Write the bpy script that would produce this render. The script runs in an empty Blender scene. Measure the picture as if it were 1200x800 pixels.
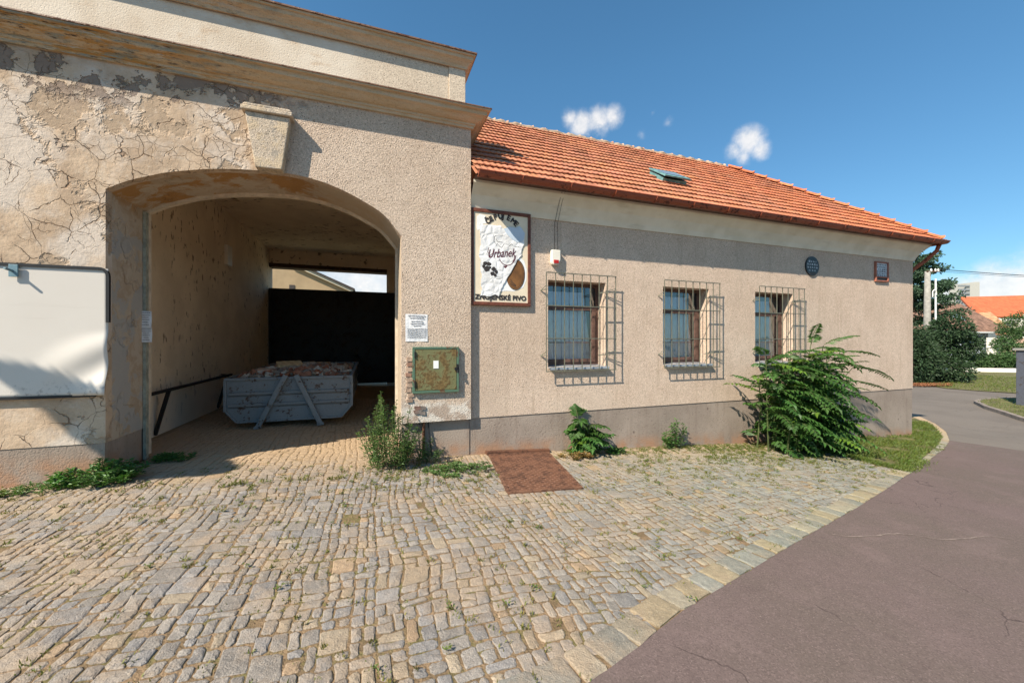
import bpy, bmesh, math, random
from mathutils import Vector, Matrix, noise as mnoise
random.seed(11)
S = bpy.context.scene; C = S.collection
R = math.radians; PI = math.pi
rnd = random.uniform
# ---------------------------------------------------------------- camera model
TH = R(19.7); F = 460.4; CAM = Vector((0, -6, 1.6)); ct, st = math.cos(TH), math.sin(TH)
def ray(px, py):
    u = px-600; v = 400-py
    return Vector((u*ct+F*st, -u*st+F*ct, v))
def at_y(px, py, Y):
    d = ray(px, py); return CAM+d*((Y-CAM.y)/d.y)
def at_d(px, py, depth):
    return CAM+ray(px, py)*(depth/F)
def zg(x):
    if x <= -1.4: return 0.0
    if x < 13: return -.0798-.057*x
    if x < 17: return -.8208-(x-13)*.0448
    return -1.0
def at_g(px, py):
    d = ray(px, py); t = .001
    for _ in range(60):
        t = (zg(CAM.x+d.x*t)-CAM.z)/d.z
    return CAM+d*t
SUN = Vector((1.89, 1.0, -1.97))          # direction the light travels

# ---------------------------------------------------------------- mesh builder
BASE = {}
class MB:
    def __init__(s): s.v = []; s.f = []; s.t = []; s.smooth = False
    def add(s, vs, fs, tint=(1, 1, 1)):
        o = len(s.v); s.v += [tuple(v) for v in vs]; s.f += [tuple(i+o for i in f) for f in fs]
        s.t += [tint]*len(vs); return s
    def quad(s, a, b, c, d, tint=(1, 1, 1)): return s.add([a, b, c, d], [(0, 1, 2, 3)], tint)
    def box(s, x0, x1, y0, y1, z0, z1, tint=(1, 1, 1)):
        v = [(x, y, z) for x in (x0, x1) for y in (y0, y1) for z in (z0, z1)]
        return s.add(v, [(0, 1, 3, 2), (4, 6, 7, 5), (0, 4, 5, 1), (2, 3, 7, 6), (0, 2, 6, 4), (1, 5, 7, 3)], tint)
    def obox(s, c, sx, sy, sz, M=None, tint=(1, 1, 1), jit=0):
        M = M or Matrix(); v = []
        for x in (-sx, sx):
            for y in (-sy, sy):
                for z in (-sz, sz):
                    p = Vector((x+rnd(-jit, jit)*sx, y+rnd(-jit, jit)*sy, z+rnd(-jit, jit)*sz))
                    v.append(Vector(c)+M.to_3x3() @ p)
        return s.add(v, [(0, 1, 3, 2), (4, 6, 7, 5), (0, 4, 5, 1), (2, 3, 7, 6), (0, 2, 6, 4), (1, 5, 7, 3)], tint)
    def bar(s, a, b, w, h=None, up=(0, 0, 1), tint=(1, 1, 1)):
        a = Vector(a); b = Vector(b); d = (b-a); L = d.length; d.normalize(); up = Vector(up)
        if abs(d.dot(up)) > .98: up = Vector((0, 1, 0))
        x = d.cross(up).normalized(); z = x.cross(d).normalized()
        M = Matrix((x, d, z)).transposed().to_4x4()
        return s.obox((a+b)/2, w/2, L/2, (h or w)/2, M, tint)
    def tube(s, pts, r, n=8, tint=(1, 1, 1), cap=True):
        pts = [Vector(p) for p in pts]; rs = r if isinstance(r, (list, tuple)) else [r]*len(pts)
        vs = []; fs = []
        for i, p in enumerate(pts):
            d = (pts[min(i+1, len(pts)-1)]-pts[max(i-1, 0)]).normalized()
            up = Vector((0, 0, 1)) if abs(d.z) < .95 else Vector((0, 1, 0))
            x = d.cross(up).normalized(); y = x.cross(d)
            for k in range(n):
                a = 2*PI*k/n; vs.append(p+(x*math.cos(a)+y*math.sin(a))*rs[i])
        for i in range(len(pts)-1):
            for k in range(n):
                fs.append((i*n+k, i*n+(k+1) % n, (i+1)*n+(k+1) % n, (i+1)*n+k))
        if cap: fs += [tuple(range(n)), tuple(range((len(pts)-1)*n, len(pts)*n))]
        return s.add(vs, fs, tint)
    def prism(s, poly, f0, f1, tint=(1, 1, 1)):
        n = len(poly); vs = [f0(*p) for p in poly]+[f1(*p) for p in poly]
        fs = [tuple(range(n)), tuple(range(2*n-1, n-1, -1))]
        fs += [(i, (i+1) % n, n+(i+1) % n, n+i) for i in range(n)]
        return s.add(vs, fs, tint)
    def plate(s, poly, Y, th=.002, tint=(1, 1, 1)):      # flat outline standing on a plane of constant Y
        return s.prism(poly, lambda x, z: (x, Y, z), lambda x, z: (x, Y+th, z), tint)
    def build(s, name, mat, parent=None, fix=True, smooth=False, bevel=0):
        me = bpy.data.meshes.new(name); b = BASE.get(parent, Vector()) if parent else Vector()
        me.from_pydata([(v[0]-b.x, v[1]-b.y, v[2]-b.z) for v in s.v], [], s.f)
        at = me.attributes.new('tint', 'FLOAT_COLOR', 'POINT')
        fl = []
        for t in s.t: fl += [t[0], t[1], t[2], 1]
        at.data.foreach_set('color', fl)
        if fix:
            bm = bmesh.new(); bm.from_mesh(me); bmesh.ops.recalc_face_normals(bm, faces=bm.faces)
            big = [f for f in bm.faces if len(f.verts) > 4]
            if big: bmesh.ops.triangulate(bm, faces=big)
            bm.to_mesh(me); bm.free()
        if smooth:
            me.polygons.foreach_set('use_smooth', [True]*len(me.polygons))
        me.materials.append(mat); me.update()
        o = bpy.data.objects.new(name, me); C.objects.link(o)
        if parent: o.parent = parent
        BASE[o] = b
        if bevel:
            m = o.modifiers.new('bevel', 'BEVEL'); m.width = bevel; m.segments = 2; m.limit_method = 'ANGLE'
        return o
def thing(name, label, cat, loc=(0, 0, 0), group=None):
    o = bpy.data.objects.new(name, None); C.objects.link(o); o.location = loc; o.empty_display_size = .2
    BASE[o] = Vector(loc); return tag(o, label, cat, group)
def tag(o, label=None, cat=None, group=None, kind=None):
    if label: o['label'] = label
    if cat: o['category'] = cat
    if group: o['group'] = group
    if kind: o['kind'] = kind
    return o
def inpoly(x, y, P):
    c = False; n = len(P)
    for i in range(n):
        x1, y1 = P[i][0], P[i][1]; x2, y2 = P[i-1][0], P[i-1][1]
        if (y1 > y) != (y2 > y) and x < (x2-x1)*(y-y1)/(y2-y1)+x1: c = not c
    return c

# ---------------------------------------------------------------- materials
class NT:
    def __init__(s, name):
        s.m = bpy.data.materials.new(name); s.m.use_nodes = True; s.t = s.m.node_tree; s.n = s.t.nodes
        s.n.clear(); s.out = s.n.new('ShaderNodeOutputMaterial'); s.b = s.n.new('ShaderNodeBsdfPrincipled')
        s.t.links.new(s.b.outputs[0], s.out.inputs[0]); s.geo = None
    def L(s, a, b): s.t.links.new(a, b)
    def put(s, sock, v):
        if hasattr(v, 'is_linked') or isinstance(v, bpy.types.NodeSocket): s.L(v, sock)
        elif isinstance(v, (tuple, list)) and len(v) == 3 and sock.type == 'RGBA': sock.default_value = (*v, 1)
        else: sock.default_value = v
    @property
    def pos(s):
        if not s.geo: s.geo = s.n.new('ShaderNodeNewGeometry')
        return s.geo.outputs['Position']
    def nz(s, scale, detail=4, rough=.55, vec=None, dist=0):
        n = s.n.new('ShaderNodeTexNoise'); n.inputs['Scale'].default_value = scale; n.inputs['Detail'].default_value = detail
        n.inputs['Roughness'].default_value = rough; n.inputs['Distortion'].default_value = dist
        s.L(vec or s.pos, n.inputs['Vector']); return n.outputs['Fac']
    def nzc(s, scale, detail=3, vec=None):
        n = s.n.new('ShaderNodeTexNoise'); n.inputs['Scale'].default_value = scale; n.inputs['Detail'].default_value = detail
        s.L(vec or s.pos, n.inputs['Vector']); return n.outputs['Color']
    def vor(s, scale, feat='F1', vec=None, out='Distance'):
        n = s.n.new('ShaderNodeTexVoronoi'); n.feature = feat; n.inputs['Scale'].default_value = scale
        s.L(vec or s.pos, n.inputs['Vector']); return n.outputs[out]
    def vm(s, op, a, b):
        n = s.n.new('ShaderNodeVectorMath'); n.operation = op
        s.put(n.inputs[0], a); s.put(n.inputs[3] if op == 'SCALE' else n.inputs[1], b)
        return n.outputs[0]
    def ma(s, op, a, b=0., clamp=False):
        n = s.n.new('ShaderNodeMath'); n.operation = op; n.use_clamp = clamp
        s.put(n.inputs[0], a); s.put(n.inputs[1], b); return n.outputs[0]
    def rng(s, v, a, b, c=0., d=1.):
        n = s.n.new('ShaderNodeMapRange'); n.interpolation_type = 'SMOOTHSTEP'
        s.put(n.inputs[0], v)
        for i, k in enumerate((a, b, c, d)): n.inputs[i+1].default_value = k
        return n.outputs[0]
    def mix(s, f, a, b, mode='MIX'):
        n = s.n.new('ShaderNodeMix'); n.data_type = 'RGBA'; n.blend_type = mode
        s.put(n.inputs[0], f); s.put(n.inputs[6], a); s.put(n.inputs[7], b); return n.outputs[2]
    def xyz(s, v=None):
        n = s.n.new('ShaderNodeSeparateXYZ'); s.L(v or s.pos, n.inputs[0]); return n.outputs
    def attr(s, name='tint'):
        n = s.n.new('ShaderNodeAttribute'); n.attribute_name = name; return n.outputs['Color']
    def bump(s, h, strength=.5, dist=.01, prev=None):
        n = s.n.new('ShaderNodeBump'); n.inputs['Strength'].default_value = strength; n.inputs['Distance'].default_value = dist
        s.put(n.inputs['Height'], h)
        if prev: s.L(prev, n.inputs['Normal'])
        return n.outputs[0]
    def done(s, col, rough=.85, normal=None, metal=0., spec=.3):
        s.put(s.b.inputs['Base Color'], col); s.put(s.b.inputs['Roughness'], rough)
        s.b.inputs['Metallic'].default_value = metal; s.b.inputs['Specular IOR Level'].default_value = spec
        if normal: s.L(normal, s.b.inputs['Normal'])
        return s.m
def plain(name, col, rough=.6, var=.25, scale=8, metal=0, bump=.15, bd=.004, spec=.4):
    k = NT(name); f = k.nz(scale, 6, .65)
    c = k.mix(k.rng(f, .3, .7), [x*(1-var) for x in col], [min(1, x*(1+var)) for x in col])
    g = k.nz(scale*9, 3)
    return k.done(c, rough, k.bump(g, bump, bd), metal, spec)

def pebble(k, base, dark, light):                       # coarse thrown render: pale and dark grains, small pits
    g = k.nz(58, 2, .6); g2 = k.nz(26, 3, .6); big = k.nz(.9, 5, .6); mid = k.nz(4, 4, .6)
    gr = k.xyz(k.vor(78, out='Color'))[0]; pit = k.vor(27); pit2 = k.vor(15, vec=k.vm('ADD', k.pos, (3.3, 1.7, 5.1)))
    c = k.mix(k.rng(big, .32, .68), base, light)
    c = k.mix(k.rng(mid, .45, .75, 0, .35), c, dark)
    c = k.mix(k.rng(gr, .0, .45, .36, 0), c, [x*.55 for x in dark]); c = k.mix(k.rng(gr, .72, 1., 0, .42), c, [min(1, x*1.42) for x in light])
    c = k.mix(k.rng(g, .28, .42, .6, 0), c, [x*.42 for x in dark])
    c = k.mix(k.rng(pit, .08, .2, .9, 0), c, [x*.28 for x in dark]); c = k.mix(k.rng(pit2, .05, .13, .85, 0), c, [x*.25 for x in dark])
    h = k.ma('ADD', k.ma('MULTIPLY', gr, .5), k.ma('ADD', g, k.ma('MULTIPLY', k.rng(pit, .05, .25), .6)))
    return c, h
def m_render():
    k = NT('pebbledash_render'); c, h = pebble(k, (.575, .44, .335), (.47, .35, .265), (.645, .51, .40))
    x, y, z = k.xyz()
    # rain streaks below the sills and damp rising off the plinth
    sv = k.vm('MULTIPLY', k.pos, (9, 9, .7)); stn = k.rng(k.nz(1, 5, .65, sv), .52, .72, 0, .4)
    c = k.mix(stn, c, (.36, .27, .19))
    chip = k.rng(k.vor(1.15, vec=k.vm('ADD', k.pos, k.vm('SCALE', k.vm('SUBTRACT', k.nzc(9, 4), (.5, .5, .5)), .09))), .035, .05, 1, 0)
    c = k.mix(k.ma('MULTIPLY', chip, .85), c, (.24, .17, .12))
    wide = k.rng(k.nz(.55, 6, .65, k.vm('MULTIPLY', k.pos, (1.6, 1, .6))), .48, .68, 0, .4); c = k.mix(wide, c, (.42, .33, .25))
    damp = k.ma('MULTIPLY', k.rng(z, .4, .9, 1, 0), k.rng(k.nz(2.2, 4), .35, .65))
    c = k.mix(k.ma('MULTIPLY', damp, .35), c, (.62, .50, .39))
    return k.done(c, .95, k.bump(k.ma('ADD', h, k.ma('MULTIPLY', chip, -1.5)), .75, .012), spec=.1)
def m_frieze():
    k = NT('smooth_frieze_plaster'); c = k.mix(k.rng(k.nz(2.5, 5), .3, .7), (.66, .60, .47), (.76, .70, .57))
    c = k.mix(k.rng(k.nz(1.2, 5, .6, k.vm('MULTIPLY', k.pos, (1, 1, 5))), .55, .75, 0, .4), c, (.36, .29, .19))
    return k.done(c, .95, k.bump(k.nz(45, 3), .35, .006), spec=.1)
def m_plinth():
    k = NT('plinth_render'); g = k.nz(50, 3, .6); big = k.nz(1.3, 5, .6)
    c = k.mix(k.rng(big, .3, .7), (.265, .215, .175), (.345, .285, .235))
    c = k.mix(k.rng(g, .3, .42, .7, 0), c, (.13, .09, .07))
    x, y, z = k.xyz()
    c = k.mix(k.rng(k.nz(1, 5, .65, k.vm('MULTIPLY', k.pos, (6, 6, .8))), .5, .7, 0, .5), c, (.20, .15, .12)); c = k.mix(k.rng(k.vor(3.1), .04, .10, .7, 0), c, (.12, .085, .07))
    hz = k.ma('ADD', z, k.ma('MULTIPLY', x, .057))
    c = k.mix(k.ma('MULTIPLY', k.rng(hz, -.05, .22, 1, 0), k.rng(k.nz(3, 5), .35, .65)), c, (.36, .21, .13))
    return k.done(c, .95, k.bump(g, .7, .012), spec=.1)
def m_aged():
    k = NT('weathered_plaster'); x, y, z = k.xyz()
    c1, h1 = pebble(k, (.565, .44, .335), (.46, .35, .265), (.635, .51, .40))
    wv = k.vm('ADD', k.pos, k.vm('SCALE', k.vm('SUBTRACT', k.nzc(3.1, 6), (.5, .5, .5)), .5))
    wv2 = k.vm('ADD', k.pos, k.vm('SCALE', k.vm('SUBTRACT', k.nzc(3.4, 4), (.5, .5, .5)), .22))
    big = k.nz(.85, 6, .62); mid = k.nz(2.6, 6, .65); fine = k.nz(30, 4, .6)
    c2 = k.mix(k.rng(mid, .38, .62), (.54, .41, .29), (.42, .31, .215))
    white = k.rng(k.nz(1.15, 6, .6, wv2), .44, .60)
    c2 = k.mix(k.ma('MULTIPLY', white, .8), c2, (.60, .525, .45))
    patch = k.rng(k.nz(1.9, 6, .6, k.vm('ADD', wv2, (7, 3, 2))), .545, .60)
    c2 = k.mix(patch, c2, (.40, .30, .21))
    brown = k.rng(k.nz(3.1, 5, .6, k.vm('ADD', k.pos, (3, 9, 5))), .66, .70)
    top = k.ma('MULTIPLY', k.rng(z, 4.2, 4.5), k.rng(k.nz(2.4, 6, .7, k.vm('ADD', k.pos, (6, 2, 8))), .525, .56)); brown = k.ma('MAXIMUM', brown, top)
    c2 = k.mix(k.ma('MULTIPLY', brown, .8), c2, (.19, .145, .12))
    ed = k.vor(3.4, 'DISTANCE_TO_EDGE', wv2); ed2 = k.vor(7.0, 'DISTANCE_TO_EDGE', wv2)
    cm = k.rng(k.nz(.8, 3, .5, k.vm('ADD', k.pos, (1, 4, 9))), .49, .58)
    crack = k.ma('MULTIPLY', k.rng(k.ma('DIVIDE', ed, k.rng(mid, .3, .7, .4, 2.6)), .001, .011, 1, 0), cm)
    crack2 = k.ma('MULTIPLY', k.rng(ed2, .002, .02, .6, 0), k.rng(k.nz(1.1, 3, .5, k.vm('ADD', k.pos, (5, 1, 2))), .50, .57))
    crack = k.ma('MULTIPLY', k.ma('MAXIMUM', crack, crack2), k.rng(k.nz(3.7, 4, .6, k.vm('ADD', k.pos, (2, 8, 1))), .42, .56))
    crack = k.ma('MULTIPLY', crack, k.rng(y, .01, .03, 1, 0))
    c2 = k.mix(k.rng(k.nz(50, 3, .7), .3, .45, .35, 0), c2, (.26, .19, .13)); c2 = k.mix(k.rng(k.nz(9, 6, .7), .56, .66, 0, .45), c2, (.60, .50, .39)); c2 = k.mix(k.ma('MULTIPLY', crack, .72), c2, (.22, .14, .09))
    # the render survives to the right of the keystone, low on the left everything has come away
    border = k.ma('ADD', x, k.ma('MULTIPLY', k.ma('SUBTRACT', mid, .5), 1.6))
    m = k.rng(border, -1.25, -.85)
    low = k.ma('MULTIPLY', k.rng(k.ma('ADD', z, k.ma('MULTIPLY', mid, .5)), .88, 1.0, 1, 0), k.rng(x, .3, .5))
    cl = k.mix(k.rng(k.nz(5, 5), .42, .55), (.44, .35, .28), (.68, .62, .54))
    c = k.mix(m, c2, c1); c = k.mix(low, c, cl)
    # inside the arch: old ochre paint and damp grey plaster
    ins = k.rng(y, .02, .05)
    o = k.mix(k.rng(k.nz(3.3, 6, .65, wv), .45, .6), (.47, .39, .30), (.40, .31, .22))
    o = k.mix(k.ma('MULTIPLY', k.rng(k.nz(2.2, 6, .7, wv), .48, .58), k.rng(z, 3.2, 3.4)), o, (.38, .21, .085))
    o = k.mix(k.ma('MULTIPLY', k.rng(k.nz(1.7, 5, .6, wv), .5, .54), k.rng(z, 3.0, 3.2, 1, 0)), o, (.38, .36, .33))
    o = k.mix(k.rng(x, -.9, -.5, 0, .8), o, (.50, .40, .29))
    c = k.mix(ins, c, o)
    h = k.ma('ADD', k.ma('MULTIPLY', fine, .22), k.ma('ADD', k.ma('MULTIPLY', patch, -.5), k.ma('MULTIPLY', crack, -.8)))
    h = k.ma('ADD', h, k.ma('ADD', k.ma('MULTIPLY', brown, -.8), k.ma('MULTIPLY', mid, .7)))
    hh = k.mix(m, h, k.ma('MULTIPLY', h1, .6))
    return k.done(c, .95, k.bump(hh, 1., .024), spec=.1)
def m_cornice():
    k = NT('stained_cornice_plaster'); x, y, z = k.xyz()
    sv = k.vm('MULTIPLY', k.pos, (1.4, 7, 9)); a = k.nz(1.3, 8, .7, sv); b = k.nz(3.5, 7, .7); d = k.nz(2.1, 8, .72, k.vm('ADD', sv, (4, 4, 1)))
    c = k.mix(k.rng(a, .38, .62), (.52, .38, .23), (.60, .48, .34))
    left = k.rng(k.ma('ADD', x, k.ma('MULTIPLY', b, 2.6)), -1.6, .9, 1, .12)
    c = k.mix(k.ma('MULTIPLY', k.rng(a, .46, .56), left), c, (.46, .25, .085))
    c = k.mix(k.ma('MULTIPLY', k.rng(d, .50, .58), left), c, (.30, .285, .23))
    c = k.mix(k.ma('MULTIPLY', k.rng(k.nz(1.7, 8, .75, k.vm('ADD', sv, (9, 2, 5))), .55, .61), left), c, (.52, .45, .36))
    c = k.mix(k.ma('MULTIPLY', k.rng(k.nz(4, 7, .75, sv), .56, .62), left), c, (.10, .07, .05))
    c = k.mix(k.rng(k.nz(60, 3, .7), .3, .44, .5, 0), c, (.18, .14, .10))
    return k.done(c, .95, k.bump(k.ma('ADD', k.nz(22, 5), k.ma('MULTIPLY', b, 1.6)), .8, .018), spec=.1)
def m_keystone():
    k = NT('peeling_keystone_plaster'); c1, h = pebble(k, (.50, .41, .31), (.42, .33, .24), (.58, .48, .37)); b = k.nz(5, 6, .65)
    c = k.mix(k.rng(b, .5, .56), c1, (.54, .43, .30)); c = k.mix(k.rng(k.nz(7, 6, .7), .55, .62), c, (.36, .31, .25)); c = k.mix(k.rng(k.nz(11, 5, .7), .60, .66, 0, .8), c, (.22, .17, .12))
    return k.done(c, .95, k.bump(k.ma('ADD', h, k.ma('MULTIPLY', b, 2)), .6, .016), spec=.1)
def m_attic():
    k = NT('attic_plaster'); c1, h = pebble(k, (.56, .47, .36), (.46, .36, .27), (.63, .53, .41)); x, y, z = k.xyz()
    b = k.nz(1.4, 6, .6)
    c2 = k.mix(k.rng(b, .35, .65), (.58, .49, .38), (.68, .60, .49))
    c2 = k.mix(k.rng(k.nz(2.2, 7, .7, k.vm('MULTIPLY', k.pos, (1, 1, 2))), .52, .66, 0, .6), c2, (.50, .37, .25)); c2 = k.mix(k.rng(k.nz(40, 3, .7), .3, .42, .35, 0), c2, (.35, .27, .2))
    c = k.mix(k.rng(k.ma('ADD', x, b), .2, .6), c2, c1)
    return k.done(c, .95, k.bump(h, .4, .01), spec=.1)
def m_passage():
    k = NT('passage_plaster')
    c = k.mix(k.rng(k.nz(1.2, 6, .6), .35, .65), (.84, .70, .52), (.72, .59, .43))
    x, y, z = k.xyz()
    sp = k.rng(k.nz(5.2, 3, .5, k.vm('MULTIPLY', k.pos, (1, 1.9, .85))), .60, .66)
    c = k.mix(k.ma('MULTIPLY', k.ma('MULTIPLY', sp, .85), k.rng(k.nz(.7, 2), .40, .5)), c, (.20, .14, .09))
    c = k.mix(k.rng(k.ma('ADD', z, k.nz(2, 4)), .9, 1.5, .6, 0), c, (.78, .72, .64))
    return k.done(c, .95, k.bump(k.nz(14, 5), .5, .015), spec=.1)
def m_stone():
    k = NT('granite_setts'); t = k.attr(); a = k.nz(14, 6, .7); g = k.nz(120, 2, .8); g2 = k.nz(60, 3, .7)
    c = k.mix(1., t, k.mix(k.rng(a, .3, .7), (.80, .79, .78), (1.14, 1.12, 1.09)), 'MULTIPLY')
    c = k.mix(k.rng(g, .56, .70, 0, .6), c, (.10, .095, .09)); c = k.mix(k.rng(g, .28, .42, .5, 0), c, (.56, .51, .44))
    c = k.mix(k.rng(g2, .60, .70, 0, .4), c, (.50, .38, .25))
    x, y, z = k.xyz(); c = k.mix(k.rng(x, .5, 4.5, 0, 1.), c, k.mix(1., c, (.92, 1., .96), 'MULTIPLY'))
    dust = k.ma('MULTIPLY', k.rng(k.nz(1.3, 7, .7), .44, .62, 0, .62), k.rng(x, .5, 4.5, 1, .5))
    c = k.mix(dust, c, k.mix(k.rng(g2, .35, .65), (.40, .29, .19), (.33, .25, .17)))
    x, y, z = k.xyz()
    c = k.mix(k.ma('MULTIPLY', k.rng(y, -1.2, .6), .92), c, k.mix(k.rng(g2, .35, .65), (.46, .33, .205), (.36, .26, .16)))
    return k.done(c, .85, k.bump(k.ma('ADD', k.ma('MULTIPLY', a, 1.3), k.ma('ADD', k.ma('MULTIPLY', g, .25), k.ma('MULTIPLY', g2, .4))), .9, .014), spec=.25)
def m_soil():
    k = NT('sandy_joint_soil'); c = k.mix(k.rng(k.nz(6, 6, .7), .38, .62), (.27, .185, .11), (.17, .12, .07))
    c = k.mix(k.rng(k.nz(4.3, 6, .7, k.vm('ADD', k.pos, (4, 4, 4))), .5, .62, 0, .7), c, (.13, .13, .045))
    x, y, z = k.xyz(); c = k.mix(k.ma('MULTIPLY', k.rng(y, -1.2, .6), .7), c, (.38, .28, .175))
    return k.done(c, .95, k.bump(k.nz(60, 4), .9, .016), spec=.1)
def m_asphalt(name, a, b, speck=1.):
    k = NT(name); big = k.nz(.45, 6, .65); g = k.nz(130, 2, .7); g2 = k.nz(55, 2, .7); st = k.xyz(k.vor(125, out='Color'))[0]
    c = k.mix(k.rng(big, .38, .62), a, b)
    c = k.mix(k.rng(k.nz(1.7, 7, .7), .5, .66, 0, .4), c, [x*1.3 for x in a]); c = k.mix(k.rng(k.nz(3.1, 6, .7, k.vm('ADD', k.pos, (3, 1, 0))), .58, .70, 0, .35), c, [x*.6 for x in a])
    c = k.mix(k.rng(st, .0, .4, .4*speck, 0), c, [x*.5 for x in a]); c = k.mix(k.rng(st, .8, 1., 0, .35*speck), c, [x*1.8 for x in a])
    c = k.mix(k.rng(g2, .72, .77, 0, .8*speck), c, (.42, .34, .29)); c = k.mix(k.rng(g, .3, .42, .4*speck, 0), c, [x*.35 for x in a])
    wv = k.vm('ADD', k.pos, k.vm('SCALE', k.vm('SUBTRACT', k.nzc(2.2, 6), (.5, .5, .5)), .8)); cr = k.rng(k.vor(.55, 'DISTANCE_TO_EDGE', wv), .001, .006, .8, 0)
    c = k.mix(k.ma('MULTIPLY', cr, k.rng(k.nz(.6, 3), .52, .6)), c, [x*.4 for x in a])
    return k.done(c, .88, k.bump(k.ma('ADD', st, g2), .45, .004), spec=.2)
def m_tile():
    k = NT('clay_roof_tile'); t = k.attr(); a = k.nz(6, 5, .65); x, y, z = k.xyz()
    c = k.mix(k.rng(x, 3., 12.), (.455, .185, .10), (.50, .165, .075))
    c = k.mix(1., c, t, 'MULTIPLY')
    c = k.mix(k.rng(a, .5, .72, 0, .5), c, (.36, .17, .11)); c = k.mix(k.rng(k.nz(2.5, 6, .7), .60, .72, 0, .4), c, (.55, .36, .24))
    c = k.mix(k.rng(k.nz(26, 4, .7), .60, .70, 0, .75), c, (.16, .12, .09)); c = k.mix(k.rng(k.nz(.8, 5, .65), .5, .68, 0, .5), c, (.30, .15, .10)); c = k.mix(k.rng(k.nz(17, 4, .7, k.vm('ADD', k.pos, (5, 5, 5))), .62, .70, 0, .6), c, (.50, .42, .28))
    return k.done(c, .8, k.bump(k.nz(40, 4), .3, .006), spec=.25)
def m_rust(name, paint, rust=(.25, .10, .045), amt=.5, metal=0.):
    k = NT(name); a = k.nz(5.5, 7, .68); b = k.nz(22, 4, .6)
    m = k.rng(k.ma('ADD', a, k.ma('MULTIPLY', k.ma('SUBTRACT', b, .5), .35)), .62-amt*.3, .70-amt*.2)
    c = k.mix(k.rng(b, .3, .7), [x*.85 for x in paint], paint)
    c = k.mix(m, c, k.mix(k.rng(b, .35, .65), rust, [x*.5 for x in rust]))
    return k.done(c, k.ma('ADD', k.ma('MULTIPLY', m, .35), .5), k.bump(k.ma('ADD', b, m), .35, .006), metal, .4)
def m_leaf(name, a, b, rough=.5, trans=.25):
    k = NT(name); t = k.attr(); c = k.mix(k.nz(3, 3), a, b); c = k.mix(1., c, t, 'MULTIPLY')
    k.done(c, rough, spec=.35)
    tr = k.n.new('ShaderNodeBsdfTranslucent'); k.put(tr.inputs[0], k.mix(1., c, (1.3, 1.5, .6), 'MULTIPLY'))
    ms = k.n.new('ShaderNodeMixShader'); ms.inputs[0].default_value = trans
    k.L(k.b.outputs[0], ms.inputs[1]); k.L(tr.outputs[0], ms.inputs[2]); k.L(ms.outputs[0], k.out.inputs[0])
    return k.m
def m_tint(name, rough=.8, bump=.2, spec=.3):
    k = NT(name); t = k.attr(); c = k.mix(1., t, k.mix(k.rng(k.nz(12, 5), .3, .7), (.75, .75, .75), (1.2, 1.2, 1.2)), 'MULTIPLY')
    return k.done(c, rough, k.bump(k.nz(50, 3), bump, .006), spec=spec)
def m_glass():
    k = NT('window_glass'); g = k.n.new('ShaderNodeBsdfGlossy'); g.inputs['Roughness'].default_value = .02; g.inputs['Color'].default_value = (.9, .95, 1, 1)
    tr = k.n.new('ShaderNodeBsdfTransparent'); tr.inputs[0].default_value = (.90, .93, .96, 1)
    fr = k.n.new('ShaderNodeFresnel'); fr.inputs['IOR'].default_value = 1.6
    w = k.nz(2.5, 3); k.L(k.bump(w, .12, .02), g.inputs['Normal'])
    ms = k.n.new('ShaderNodeMixShader'); k.L(k.ma('ADD', fr.outputs[0], .13, True), ms.inputs[0]); k.L(tr.outputs[0], ms.inputs[1]); k.L(g.outputs[0], ms.inputs[2])
    k.L(ms.outputs[0], k.out.inputs[0]); return k.m
def m_banner():
    k = NT('white_vinyl_banner'); x, y, z = k.xyz(); a = k.nz(1.2, 5, .6, k.vm('MULTIPLY', k.pos, (.5, 1, 6)))
    c = k.mix(k.rng(k.nz(1.1, 4), .3, .7), (.61, .575, .52), (.58, .54, .485)); c = k.mix(k.rng(a, .60, .72, 0, .22), c, (.40, .36, .31))
    c = k.mix(k.ma('MULTIPLY', k.rng(z, 1.02, 1.2, 1, 0), k.rng(k.nz(16, 5, .7), .52, .62)), c, (.36, .34, .31))
    return k.done(c, .5, k.bump(k.nz(2.5, 3), .12, .01), spec=.3)
def m_crumpled():
    k = NT('crumpled_paper'); e = k.vor(7.5, 'DISTANCE_TO_EDGE', k.vm('ADD', k.pos, k.vm('SCALE', k.nzc(5, 3), .12))); f = k.nz(11, 3)
    c = k.mix(k.rng(k.nz(4, 5), .4, .7), (.76, .755, .745), (.66, .65, .63))
    return k.done(c, .8, k.bump(k.ma('ADD', k.rng(e, 0, .25), k.ma('MULTIPLY', f, 1.2)), .3, .02), spec=.2)
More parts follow.
